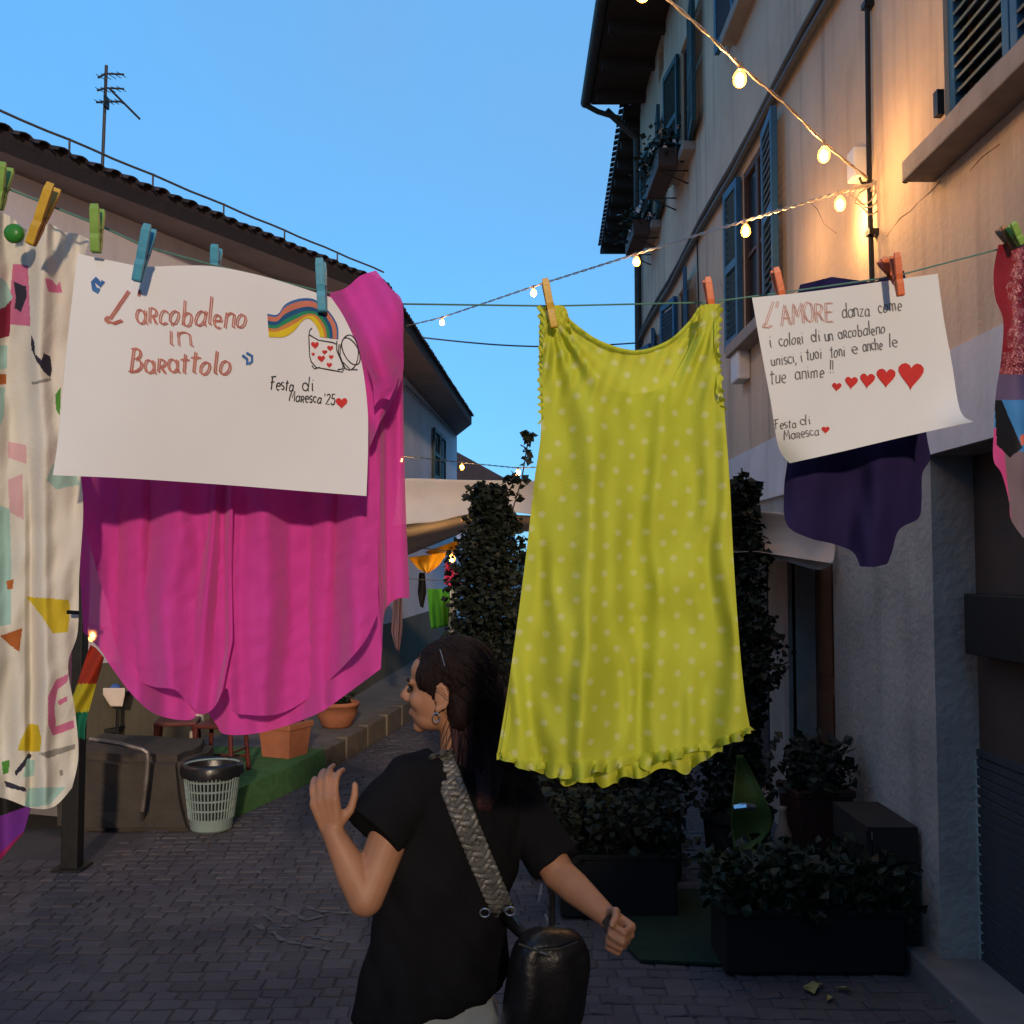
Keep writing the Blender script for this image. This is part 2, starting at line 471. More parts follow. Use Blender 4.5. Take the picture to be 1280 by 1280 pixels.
# lightning conductor held above the eave
cw = MB(); pts = []
for t in range(40):
    q = along([(e[0], e[1], EH+.16) for e in eave[1:4]], t/39)
    q[2] += .004*math.sin(t*1.7); pts.append(q)
cw.tube(pts, .010, 6)
for t in range(3, 39, 4):
    q = pts[t]; cw.tube([(q[0], q[1], EH+.05), (q[0], q[1], q[2]+.01)], .009, 5)
cw.build('lightning_conductor', M_cable, house)
cw = MB(); cw.tube([Vector(P(505,482,16.0))+Vector((.03,0,0)), Vector(P(540,516,19.3))+Vector((.03,0,0)), Vector(P(568,546,23.0))+Vector((.03,0,0))], .012, 6); cw.build('wall_cable', M_cable, house)
# far window with its shutters half shut
def wpt(y): return Vector((-1.72+.0595*(y-16.3), y, 0))
tdir = Vector((.0595, 1, 0)).normalized(); nout = Vector((tdir.y, -tdir.x, 0))
def shutter_mb(wd, ht, nsl, slats=True):
    "leaf in local coords: x along width 0..wd, z 0..ht, thickness along y"
    f = MB(); t = .022; st_ = .055
    f.bb((0,-t,0),(st_,t,ht)); f.bb((wd-st_,-t,0),(wd,t,ht))
    f.bb((st_,-t,0),(wd-st_,t,.09)); f.bb((st_,-t,ht-.07),(wd-st_,t,ht)); f.bb((st_,-t,ht*.5-.035),(wd-st_,t,ht*.5+.035))
    return f
def slat_mb(wd):
    s = MB(); M = Matrix.Rotation(R(38), 3, 'X'); s.box((wd/2,0,0), (wd/2-.05, .026, .005), 0, 0, M); return s
def louvers(wd, ht, pitch=.045):
    l = MB(); z = .11
    M = Matrix.Rotation(R(38), 3, 'X')
    while z < ht-.09:
        if abs(z-ht*.5) > .05: l.box((wd/2,0,z), (wd/2-.05, .024, .005), 0, 0, M)
        z += pitch
    return l
def shutter(parent, org, ang, wd, ht, m, single=False, pitch=.05):
    "a leaf hinged at org and lying along direction ang"
    o = shutter_mb(wd, ht, 0).build('shutter', m, None, bevel=.004)
    o.parent = parent; o.location = Vector(org)-wloc(parent); o.rotation_euler = (0, 0, ang)
    if single:
        z = .11; pr = None
        while z < ht-.09:
            if abs(z-ht*.5) > .05:
                if pr is None: s_ = pr = slat_mb(wd).build('slat', m, None); s_.parent = o
                else: s_ = dup(pr)
                s_.location = (0, 0, z)
            z += pitch
    else:
        l = louvers(wd, ht, pitch).build('louvers', m, None); l.parent = o; tag(l, kind='stuff')
    return o
a0 = math.atan2(tdir.y, tdir.x)
for y0 in (19.4, 20.3):
    p = wpt(y0)+nout*.05; shutter(house, (p.x, p.y, 3.5), a0, .82, .98, M_shutd)
p = wpt(20.2)+nout*.03; s_ = MB(); s_.box((p.x,p.y,3.46), (.95,.07,.035), a0); s_.build('window_sill', M_sill, house)
# aerial on the roof
aer = empty('roof_aerial', P(127,206,10), 'thin metal television aerial standing on the roof of the left house', 'aerial')
top = P(133,82,10); base = P(127,235,10)
m_ = MB(); m_.tube([base, top], .017, 8); m_.build('mast', M_gutter, aer)
for py, x0, x1, y0_, y1_ in [(92,123,155,97,93), (110,122,155,113,111), (127,121,152,128,127)]:
    m_ = MB(); m_.tube([P(x0, y0_, 9.85), P(132, py, 10), P(x1, y1_, 10.1)], .011, 6)
    for k in range(5):
        q = lerp(P(x0, y0_, 9.85), P(x1, y1_, 10.1), (k+.5)/5); m_.tube([q+Vector((0,-.12,-.03)), q+Vector((0,.12,.03))], .004, 5)
    m_.build('aerial_arm', M_gutter, aer)
m_ = MB(); m_.tube([P(137,111,10), P(175,149,10.3)], .011, 6); m_.build('aerial_boom', M_gutter, aer)
m_ = MB(); m_.bb(P(129,132,9.95), P(137,124,10.05)); m_.build('junction_box', M_iron, aer)

# far house closing the lane
fh = empty('far_house', (-2.2, 33, 0), 'low house with a dark gable roof at the far end of the lane', 'house')
m_ = MB(); m_.bb((-5.5,33,-.05), (.1,41,4.4)); m_.build('wall', M_wallL, fh)
m_ = MB(); rx, rz_ = -2.2, 5.75
m_.add([(-6,32.6,4.35),(.35,32.6,4.35),(rx,32.6,rz_),(-6,41.4,4.35),(.35,41.4,4.35),(rx,41.4,rz_)], [(0,1,2),(3,5,4),(1,4,5,2),(0,2,5,3),(0,3,4,1)])
m_.build('roof', M_tile, fh)

# ================================================================== RIGHT HOUSE
XW = 1.87; YE = 14.62; TOP = 8.6
flat = empty('tenement', (XW, 9, 0), 'tall peach plastered house with blue louvred shutters along the right side of the lane', 'house')
holes = [  # y0,y1,z0,z1,depth
    (7.32,8.14,3.60,4.98,.08), (3.25,4.32,3.60,5.05,.16), (10.35,11.05,6.15,7.5,.1), (12.72,13.3,6.15,7.45,.1),
    (7.3,8.2,6.25,7.6,.22), (10.7,11.35,3.6,4.86,.1), (13.0,13.5,3.6,4.8,.1), (12.3,12.75,7.95,8.35,.15), (4.0,4.9,6.25,7.6,.22)]
doors = [(2.0,4.56,0.0,2.30,.2), (5.98,6.86,0.0,2.12,.2)]
def holed(xw, ya, yb, za, zb, hs, m, name, parent):
    mb = MB()
    ys = sorted({ya, yb, *[c for h in hs for c in h[:2]]}); zs = sorted({za, zb, *[c for h in hs for c in h[2:4]]})
    for i in range(len(ys)-1):
        for j in range(len(zs)-1):
            cy, cz = (ys[i]+ys[i+1])/2, (zs[j]+zs[j+1])/2
            if any(h[0] < cy < h[1] and h[2] < cz < h[3] for h in hs): continue
            mb.add([(xw,ys[i],zs[j]),(xw,ys[i],zs[j+1]),(xw,ys[i+1],zs[j+1]),(xw,ys[i+1],zs[j])], [(0,1,2,3)])
    for y0, y1, z0, z1, dp in hs:
        x1 = xw+dp
        mb.add([(xw,y0,z0),(xw,y1,z0),(xw,y1,z1),(xw,y0,z1),(x1,y0,z0),(x1,y1,z0),(x1,y1,z1),(x1,y0,z1)],
               [(0,1,5,4),(1,2,6,5),(2,3,7,6),(3,0,4,7)])
    o = mb.build(name, m, parent)
    b_ = bmesh.new(); b_.from_mesh(o.data); bmesh.ops.remove_doubles(b_, verts=b_.verts, dist=.0005); b_.to_mesh(o.data); b_.free()
    return o
holed(XW, -4, YE, 2.72, TOP, holes, M_wallR, 'upper_wall', flat)
holed(XW, -4, YE, -.05, 2.30, doors, M_wallRlow, 'lower_wall', flat)
m_ = MB(); m_.bb((XW-.022, -4, 2.301), (XW+.3, YE, 2.719)); m_.build('lintel_band', M_band, flat)
m_ = MB(); m_.add([(XW,YE,-.05),(XW+6,YE+.9,-.05),(XW+6,YE+.9,TOP),(XW,YE,TOP)], [(0,1,2,3)]); m_.build('end_wall', M_wallR, flat)
def sash(y0, y1, z0, z1, dp):
    x = XW+dp-.04; f = MB(); w_ = .05
    f.bb((x-.03,y0,z0),(x+.03,y0+w_,z1)); f.bb((x-.03,y1-w_,z0),(x+.03,y1,z1)); f.bb((x-.03,y0+w_,z0),(x+.03,y1-w_,z0+w_)); f.bb((x-.03,y0+w_,z1-w_),(x+.03,y1-w_,z1))
    ym = (y0+y1)/2; f.bb((x-.028,ym-.04,z0+w_),(x+.028,ym+.04,z1-w_)); f.bb((x-.02,y0+w_,(z0+z1)/2-.015),(x+.02,y1-w_,(z0+z1)/2+.015))
    fr = f.build('window_frame', M_doorw, flat)
    for a, b in ((y0+w_, ym-.04), (ym+.04, y1-w_)):
        g_ = MB(); g_.bb((x-.004,a,z0+w_),(x+.004,b,z1-w_)); g_.build('pane', M_glass, fr)
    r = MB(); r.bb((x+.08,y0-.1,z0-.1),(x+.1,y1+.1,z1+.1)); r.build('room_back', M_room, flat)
def sill(y0, y1, z, pr=.12, th=.09):
    s_ = MB(); s_.bb((XW-pr, y0-.14, z-th), (XW+.1, y1+.14, z+.004)); return s_.build('window_sill', M_sill, flat, bevel=.008)
for i, h in enumerate(holes):
    sash(*h)
    if i not in (7,): sill(h[0], h[1], h[2]-.002, .13 if i != 1 else .14)
# shutters: folded back against the wall (angle from +Y axis)
def pair(h, wd, m, aopen=8, far=True, near=True):
    y0, y1, z0, z1, dp = h
    if near: shutter(flat, (XW-.035, y0, z0+.01), -PI/2-R(aopen), wd, z1-z0-.02, m)
    if far: shutter(flat, (XW-.035, y1, z0+.01), PI/2+R(aopen), wd, z1-z0-.02, m)
h = holes[0]
shutter(flat, (XW-.035, h[1], h[2]+.01), PI/2+R(3), .42, 1.36, M_shut, pitch=.06)
shutter(flat, (XW-.035, h[0], h[2]+.01), -PI/2-R(5), .46, 1.36, M_shut, pitch=.06)
pair(holes[2], .60, M_shutd, 6); pair(holes[3], .55, M_shutd, 6)
pair(holes[5], .5, M_shut, 10); pair(holes[6], .4, M_shut, 12); pair(holes[4], .5, M_shut, 6)
# near window, leaves shut: every slat its own piece
h = holes[1]
shutter(flat, (XW+.04, h[1], h[2]+.01), -PI/2, .53, h[3]-h[2]-.02, M_shut, single=True, pitch=.058)
shutter(flat, (XW+.04, h[0]+.53, h[2]+.01), -PI/2, .525, h[3]-h[2]-.02, M_shut, single=True, pitch=.058)
for k, yy in enumerate((4.50,)):
    m_ = MB(); z = 3.60
    m_.tube([(XW,yy,z),(XW-.09,yy,z),(XW-.11,yy,z-.075)], .013, 6); m_.build('shutter_stop', M_iron, flat)
m_ = MB(); m_.bb((XW-.03,4.325,3.76),(XW+.01,4.37,3.87)); m_.build('hinge', M_iron, flat)
# cables, pipes, boxes on the wall
m_ = MB()
for dz, r_ in ((0, .022), (-.09, .03)):
    m_.tube([(XW-.04, 2+k*.7, 5.16+dz+.02*math.sin(k*1.3+dz*9)) for k in range(19)], r_, 7)
m_.build('wall_cable', M_cable, flat)
m_ = MB(); m_.tube([(XW-.03, 5.16+.012*math.sin(k*.9), 3.2+k*.36) for k in range(16)], .014, 7)
for k in range(4): m_.bb((XW-.05,5.13,3.5+k*1.2),(XW,5.19,3.53+k*1.2))
m_.build('wall_cable', M_iron, flat)
m_ = MB(); m_.tube([(XW-.02, 10.05+.03*math.sin(k*.8), 3.2+k*.2) for k in range(11)], .008, 6); m_.build('wall_cable', M_iron, flat)
m_ = MB(); m_.bb((XW-.07, 5.28, 3.86), (XW, 5.40, 4.02)); m_.build('junction_box', M_pale, flat, bevel=.008)
m_ = MB(); m_.bb((XW-.10, 7.95, 3.28), (XW, 8.22, 3.58)); m_.build('meter_box', M_pale, flat, bevel=.015)
m_ = MB(); m_.tube([(XW-.06, YE-.1, -.04), (XW-.06, YE-.1, 8.0), (XW-.5, YE-.12, 8.42)], .05, 10); m_.build('downpipe', M_gutter, flat)
# eaves
EX = 1.14
m_ = MB(); m_.bb((EX, -4, 8.46), (XW+.3, 14.4, 8.53)); m_.build('eave_boards', M_wood, flat)
rp = None
for k in range(16):
    yy = .2+k*.92
    if rp is None:
        m_ = MB(); m_.bb((EX+.04, -.05, 8.32), (XW-.002, .05, 8.459)); rp = m_.build('rafter', M_wood, flat); o = rp; o.data.transform(Matrix.Translation((0, 9, 0)))
        o.location = Vector((0, yy-9, 0))
    else: dup(rp, None, (0, yy-9, 0))
m_ = MB(); V = []; F = []
for yy in (-4, 14.5):
    for k in range(9):
        a = PI+PI*k/8; V.append((EX-.07+.075*math.cos(a), yy, 8.53+.075*math.sin(a)))
F = [(k, k+1, 10+k, 9+k) for k in range(8)]
m_.add(V, F); m_.build('gutter', M_gutter, flat, solid=.006)
m_ = MB(); m_.tube([(EX-.07, 14.42, 8.46), (EX+.1, 14.45, 8.38), (XW-.3, 14.5, 8.30)], .04, 8); m_.build('gutter_spout', M_gutter, flat)
m_ = MB(); m_.add([(EX-.05,-4,8.54),(EX-.05,14.45,8.54),(8,14.45,10.8),(8,-4,10.8)], [(0,1,2,3)]); m_.build('roof', M_tile, flat, solid=.06)
# ground floor: near doorway with roller shutter, sign box; brown door
m_ = MB(); m_.bb((XW+.19,2.0,1.0),(XW+.24,4.56,2.3)); m_.build('door_lining', mat('dark_brown_lining', (.07,.045,.035), (.05,.035,.028), 4, .7), flat)
sl_ = None
for k in range(24):
    if sl_ is None:
        m_ = MB(); m_.add([(XW+.185,2.0,.0),(XW+.185,4.555,.0),(XW+.172,4.555,.012),(XW+.172,2.0,.012),(XW+.172,4.555,.040),(XW+.172,2.0,.040),(XW+.19,4.555,.0418),(XW+.19,2.0,.0418)], [(0,1,2,3),(3,2,4,5),(5,4,6,7)])
        sl_ = m_.build('shutter_slat', M_roller, flat); base_l = sl_.location.copy()
    else: o = dup(sl_, None, (0, 0, .042*k))
m_ = MB(); m_.bb((XW+.09, 3.4, 1.43), (XW+.18, 4.46, 1.69)); m_.build('sign_box', M_black, flat, bevel=.006)
m_ = MB(); m_.bb((XW+.13, 2.0, 1.0), (XW+.185, 4.0, 1.04)); m_.build('shutter_rail', M_roller, flat)
m_ = MB(); m_.bb((XW-.10, 1.5, -.04), (XW+.6, 4.72, .10)); m_.build('doorstep', M_conc, flat, bevel=.012)
d_ = MB(); d_.bb((XW+.15,5.99,.0),(XW+.2,6.85,2.11)); door = d_.build('door', M_doorw, flat)
for (a, b, c, e) in ((6.06,6.38,.2,1.0),(6.46,6.78,.2,1.0),(6.06,6.38,1.12,1.98),(6.46,6.78,1.12,1.98)):
    q = MB(); q.bb((XW+.138,a,c),(XW+.151,b,e)); q.build('door_panel', M_doorw, door, bevel=.006)
q = MB(); q.tube([(XW+.15,6.08,1.05),(XW+.10,6.08,1.05),(XW+.10,6.2,1.05)], .011, 7); q.build('handle', M_gutter, door)
q = MB(); q.bb((XW-.03,6.86,0),(XW+.02,6.98,2.2)); q.build('door_jamb', M_sill, flat)
q = MB(); q.bb((XW-.01,7.5,.2),(XW+.02,8.6,1.9)); q.build('notice_board', M_roller, flat)

# next house beyond it
nh = empty('next_house', (2.3, 18, 0), 'shadowed house beyond the tall peach house with deep dark eaves', 'house')
m_ = MB(); m_.add([(1.93,14.7,-.05),(2.78,21,-.05),(2.78,21,8.5),(1.93,14.7,8.5),(9,21,-.05),(9,21,8.5)], [(0,1,2,3),(1,4,5,2)]); m_.build('wall', M_wallR, nh)
m_ = MB(); m_.add([(1.62,14.55,8.42),(1.86,21.3,8.42),(9,21.3,8.42),(9,14.55,8.42),(1.62,14.55,8.5),(1.86,21.3,8.5),(9,21.3,10.6),(9,14.55,10.6)], [(0,1,2,3),(4,7,6,5),(0,4,5,1),(1,5,6,2),(2,6,7,3),(3,7,4,0)]); m_.build('roof', M_wood, nh)
rp = None
for k in range(9):
    yy = 14.8+k*.75; xe = lerp(1.62, 1.86, (yy-14.55)/6.75); xw_ = lerp(1.93, 2.78, (yy-14.7)/6.3)
    m_ = MB(); m_.bb((xe+.03, yy-.05, 8.28), (xw_-.01, yy+.05, 8.418)); m_.build('rafter', M_wood, nh)
tp = None
for k in range(30):
    yy = 14.6+k*.222; xe = lerp(1.62, 1.86, (yy-14.55)/6.75)
    if tp is None:
        tp = tile_geo().build('roof_tile', M_tile, nh, smooth=True); tp.data.transform(Matrix.Translation(wloc(nh))); o = tp
    else: o = dup(tp)
    o.location = Vector((xe, yy, 8.53)) - wloc(nh); o.rotation_euler = (0, 0, -PI/2)

# unseen houses added behind the camera to hold back skylight and sun
bh = empty('unseen_shade_house', (-1, -17, 0), 'plain plastered house added unseen behind the viewer to shade the lane', 'house')
m_ = MB(); m_.bb((-9,-22,-.05),(3.3,-17,5.75)); m_.build('wall', M_wallR, bh)
m_ = MB(); m_.bb((3.301,-22,-.05),(7,-17,6.6)); m_.build('shade_wing', M_wallR, bh)  # taller part shaped to keep the sun off the right-hand planters
m_ = MB(); m_.add([(-9.4,-16.7,5.75),(3.3,-16.7,5.75),(3.3,-22,6.4),(-9.4,-22,6.4)], [(0,1,2,3)]); m_.add([(3.2,-16.7,6.6),(7.2,-16.7,6.6),(7.2,-22,7.3),(3.2,-22,7.3)], [(0,1,2,3)]); m_.build('roof', M_tile, bh, solid=.15)
bh = empty('unseen_shade_house', (-6, -8, 0), 'tall grey house added unseen on the left behind the viewer to block skylight', 'house')
m_ = MB(); m_.bb((-12,-16.5,-.05),(-5.2,-3.5,8.4)); m_.build('wall', M_wallL, bh)
m_ = MB(); m_.add([(-4.5,-16.8,8.35),(-4.5,-3.2,8.35),(-12,-3.2,10.4),(-12,-16.8,10.4)], [(0,1,2,3)]); m_.build('roof', M_tile, bh, solid=.15)

def on_wall(px, py, lift=.003):
    lo, hi = 1., 40.
    for _ in range(60):
        m_ = (lo+hi)/2
        if P(px, py, m_).x < XW: lo = m_
        else: hi = m_
    q = P(px, py, lo); q.x = XW-lift; return q
M_crack = mat('plaster_crack', (.22,.155,.115), None, 20, .95)
for pl in ([(1176,226),(1163,240),(1150,251),(1138,264),(1126,272),(1117,284),(1108,296)], [(1250,180),(1228,196),(1212,214)], [(1010,250),(1022,262),(1030,280),(1046,292)], [(900,350),(906,372),(903,392)]):
    m_ = MB(); m_.tube([on_wall(a, b, .0005) for a, b in pl], [.0018+.001*math.sin(i*2.1) for i in range(len(pl))], 5); m_.build('wall_crack', M_crack, flat)
# ================================================================== STRING LIGHTS
M_bulb = emis('glowing_filament', (1.0, .72, .36), 40)
M_glassb = emis('amber_bulb_glass', (1.0, .50, .10), .9)
_n = M_glassb.node_tree.nodes; _l = M_glassb.node_tree.links
_t = _n.new('ShaderNodeBsdfTransparent'); _t.inputs[0].default_value = (1, .9, .75, 1); _x = _n.new('ShaderNodeMixShader'); _x.inputs[0].default_value = .45
_l.new(_t.outputs[0], _x.inputs[1]); _l.new(_n['Principled BSDF'].outputs[0], _x.inputs[2]); _l.new(_x.outputs[0], _n['Material Output'].inputs[0])
M_sock = mat('cream_lamp_socket', (.35,.30,.25), None, 20, .6)
M_wire = mat('clear_twisted_flex', (.42,.34,.28), (.30,.24,.2), 60, .35, spec=.5)
M_wired = mat('dark_flex', (.06,.07,.09), None, 60, .5)
def bulb_parts(parent, p, s=1.0, energy=6.0):
    m = MB(); m.tube([p+Vector((0,0,.01)), p-Vector((0,0,.022*s))], .012*s, 10); m.build('bulb_socket', M_sock, parent)
    m = MB(); pr = [(.009,-.02),(.014,-.026),(.024,-.040),(.029,-.056),(.0295,-.070),(.026,-.084),(.017,-.095),(.004,-.100)]
    m.lathe([(r*s, z*s) for r, z in pr], p, 14); b = m.build('bulb', M_glassb, parent, smooth=True)
    m = MB(); m.ell(p-Vector((0,0,.064*s)), (.0175*s,.0175*s,.026*s), 12, 8); f_ = m.build('filament', M_bulb, None, smooth=True); f_.parent = b; f_.location = -wloc(parent)
    if energy:
        l = bpy.data.lights.new('bulb_light', 'POINT'); l.energy = energy; l.color = (1, .56, .20); l.shadow_soft_size = .04
        lo = bpy.data.objects.new('bulb_light', l); COL.objects.link(lo); lo.parent = parent; lo.location = p-Vector((0,.0,.14*s))-wloc(parent)
def twist(pts, r, amp, turns):
    "two strands twisted about the run of the flex"
    out = ([], [])
    n = len(pts)
    for i, p in enumerate(pts):
        a = i*turns
        for k in range(2):
            out[k].append(p + Vector((amp*math.cos(a+PI*k)*.5, amp*math.cos(a+PI*k)*.5, amp*math.sin(a+PI*k))))
    return out
def string(name_loc, ctrl, bulbs, label, n=160, s=1.0, r=.006, energy=6., wire=None, inv=True):
    "ctrl: list of (px,py,d); depth runs as 1/d between the ends"
    root = empty('string_light', P(*name_loc), label, 'string light', 'festoon lights strung across the lane')
    pts = []
    xs = [c[0] for c in ctrl]
    tot = sum(abs(a-b) for a, b in zip(xs[:-1], xs[1:]))
    for i in range(n+1):
        d = tot*i/n; k = 0
        while k < len(ctrl)-2 and d > abs(xs[k+1]-xs[k])+1e-9: d -= abs(xs[k+1]-xs[k]); k += 1
        f = clamp(d/max(abs(xs[k+1]-xs[k]), 1e-6))
        a, b = ctrl[k], ctrl[k+1]
        pts.append(P(lerp(a[0], b[0], f), lerp(a[1], b[1], f), 1/lerp(1/a[2], 1/b[2], f)))
    # smooth
    for _ in range(6): pts = [pts[0]]+[(pts[i-1]+pts[i]*2+pts[i+1])/4 for i in range(1, n)]+[pts[-1]]
    m = MB()
    for st_ in twist(pts, r, r*1.1, 1.1): m.tube(st_, r*.8, 5)
    m.build('flex', wire or M_wire, root)
    for bx in bulbs:
        e = energy
        if isinstance(bx, tuple): bx, e = bx
        q = min(pts, key=lambda p: abs(pxof(p)[0]-bx)); bulb_parts(root, q, s, e)
    return root
string((1093,228,5.2), [(1094,230,5.22),(1032,182,4.9),(985,132,4.65),(922,80,4.35),(880,38,4.15),(835,0,3.95),(760,-70,3.6),(600,-220,3.1),(330,-450,2.7),(-200,-900,2.2)], [1032,925,(800,4),(640,5),(420,5),(150,5),(-150,5)], 'festoon light string climbing from the peach wall up over the camera', energy=5.5)  # bulbs beyond the top of the frame are added unseen for warm fill
string((1095,230,5.2), [(1094,232,5.22),(1050,240,5.3),(932,276,6.1),(885,290,6.8),(800,316,7.9),(667,358,9.7),(552,397,11.9),(505,408,13.1)], [1050,932,(797,3),(667,2),(552,2)], 'festoon light string crossing the lane from the peach wall to the left eaves', energy=5.5)
string((640,585,12), [(470,566,15.5),(502,570,15),(577,578,13.5),(648,585,12.5),(760,580,11),(900,560,9)], [(502,2),(577,2),(648,2)], 'low festoon light string in front of the far lilac wall above the awning', r=.005, wire=M_wired)
lo_ = string((108,775,6.8), [(60,770,7.0),(108,781,6.8),(180,795,6.6)], [(108,3),(116,0),(102,0)], 'short festoon light by the black pole beside the pink blouse', n=60, r=.004, energy=3, wire=M_wired)
# loop of spare flex hanging at the anchor on the wall, and its hook
sp = empty('flex_coil', P(1092,225,5.2), 'spare loop of lit-up flex hanging from the hook on the peach wall', 'cable')
m = MB()
for dx, dy in ((0,0),(4,6),(-5,-3)):
    m.tube([P(1094+dx*.3,225,5.15)]+[P(1082+18*math.sin(t*PI/9)+dx, 232+dy*.5+(26+dy)*(1-abs(t-9)/9.)+4*math.sin(t), 5.15) for t in range(2, 17)]+[P(1096,228,5.15)], .004, 5)
m.build('flex', M_wire, sp)
m = MB(); m.tube([Vector((XW,5.2,3.79)), Vector((XW-.06,5.2,3.79)), Vector((XW-.07,5.2,3.82))], .008, 6); m.build('hook', M_iron, sp)
# other thin cables over the lane
oc = MB(); oc.tube([P(lerp(528,806,t/30), lerp(422,428,t/30)+8*math.sin(PI*t/30), lerp(14,14.4,t/30)) for t in range(31)], .011, 6)
tag(oc.build('overhead_cable', M_wired), 'thin dark cable sagging between the left eaves and the far corner of the peach house', 'cable')

# ================================================================== CLOTHESLINE
ctrl = [(-160,150,1.27),(0,232,1.29),(60,256,1.30),(125,282,1.31),(180,308,1.32),(268,332,1.37),(400,364,1.46),(505,380,1.55),(690,382.5,1.68),(885,378,1.76),(975,366,1.76),(1116,346,1.74),(1262,308,1.73),(1420,262,1.72)]
cl = MB(); cl.tube([P(*c) for c in ctrl], .0016, 6)
tag(cl.build('clothesline', mat('green_nylon_line', (.10,.22,.17), None, 40, .5)), 'thin green line that the clothes and handwritten sheets hang from', 'clothesline')
M_pegs = {}
def pegmat(c):
    k = tuple(c)
    if k not in M_pegs: M_pegs[k] = mat('peg_plastic', c, tuple(x*.8 for x in c), 60, .4, .05, 200, spec=.5)
    return M_pegs[k]
def peg(x0, y0, x1, y1, d, c, label, d2=None, spread=.45, w=.0058):
    a, b = P(x0, y0, d), P(x1, y1, d2 or d)
    ax = (b-a); L = ax.length; ax.normalize()
    root = empty('clothes_peg', a, label, 'clothes peg', 'pegs along the clothesline')
    fw = Vector((0, 1, 0)); fw = (fw - ax*fw.dot(ax)).normalized(); sd_ = ax.cross(fw).normalized()
    M = Matrix((sd_, fw, ax)).transposed()
    for s_ in (-1, 1):
        m = MB(); V = []; F = []
        prof = [(0, .0100, .0020), (.12, .0098, .0032), (.50, .0052, .0045), (.62, .0034, .0040), (.72, .0046, .0038), (.84, .0036, .0036), (.97, .0030, .0026), (1, .0026, .0016)]
        for t, off_, th in prof:
            o_ = s_*off_*1.0
            for sx, sy in ((-1,-1),(1,-1),(1,1),(-1,1)):
                V.append(a + M @ Vector((sx*w*(1 if t > .05 else .85), o_+sy*th*.8, t*L)))
        for i in range(len(prof)-1):
            for k in range(4):
                k2 = (k+1) % 4; F.append((i*4+k, i*4+k2, i*4+4+k2, i*4+4+k))
        F += [(3,2,1,0), tuple((len(prof)-1)*4+k for k in range(4))]
        m.add(V, F); m.build('prong', pegmat(c), root, bevel=.0008)
    m = MB(); q = a + ax*L*.55
    m.tube([q+sd_*(w+.0012)*k/6. + fw*.0058*math.cos(k*1.9) + ax*.0045*math.sin(k*1.9) for k in range(-6, 7)], .0008, 5)
    m.build('spring', M_gutter, root)
    return root
BL = (.06,.30,.42); OR = (.72,.14,.03); YE_ = (.62,.36,.02); GR = (.22,.38,.06)
peg(8,206,-3,262,1.28,GR,'light green peg at the left edge holding the cream printed garment')
peg(68,232,38,306,1.28,YE_,'ochre yellow peg leaning beside the green stud on the cream garment')
peg(122,258,120,316,1.28,GR,'light green peg between the cream garment and the white sheet')
peg(188,283,171,352,1.27,BL,'leaning sky blue peg on the upper left of the rainbow sheet')
peg(271,308,268,345,1.42,BL,'sky blue peg standing behind the top edge of the rainbow sheet')
peg(401,325,403,390,1.35,BL,'sky blue peg clipped over the drawn rainbow at the sheet corner')
peg(681,350,693,410,1.63,YE_,'mustard yellow peg on the left strap of the yellow dress')
peg(883,348,892,402,1.70,OR,'orange peg on the right strap of the yellow dress')
peg(968,336,983,394,1.70,OR,'orange peg on the top left corner of the hearts sheet')
peg(1118,318,1126,370,1.69,OR,'orange peg on the top right of the hearts sheet')
peg(1101,324,1122,352,1.73,OR,'second orange peg slanting behind the one at the right of the hearts sheet')
peg(1250,284,1268,312,1.72,(.30,.13,.05),'brown peg at the right edge holding the red sequinned garment')
peg(1262,280,1278,306,1.70,GR,'lime green peg at the right edge holding the red sequinned garment')

# ================================================================== SHEETS OF CLOTH AND PAPER
def poly_at(pl, t):
    d = [0]
    for a, b in zip(pl[:-1], pl[1:]): d.append(d[-1]+math.dist(a, b))
    t = clamp(t)*d[-1]
    for i in range(len(pl)-1):
        if t <= d[i+1]+1e-9:
            f = (t-d[i])/max(d[i+1]-d[i], 1e-9); return (lerp(pl[i][0], pl[i+1][0], f), lerp(pl[i][1], pl[i+1][1], f))
    return pl[-1]
def spl(pl, n=60):
    "smooth a polyline (Catmull-Rom)"
    out = []; m = len(pl)-1
    for i in range(m):
        p0 = pl[max(i-1, 0)]; p1 = pl[i]; p2 = pl[i+1]; p3 = pl[min(i+2, m)]
        for k in range(max(2, n//m)):
            t = k/max(2, n//m)
            out.append(tuple(.5*((2*p1[j])+(-p0[j]+p2[j])*t+(2*p0[j]-5*p1[j]+4*p2[j]-p3[j])*t*t+(-p0[j]+3*p1[j]-3*p2[j]+p3[j])*t**3) for j in range(2)))
    return out+[pl[-1]]
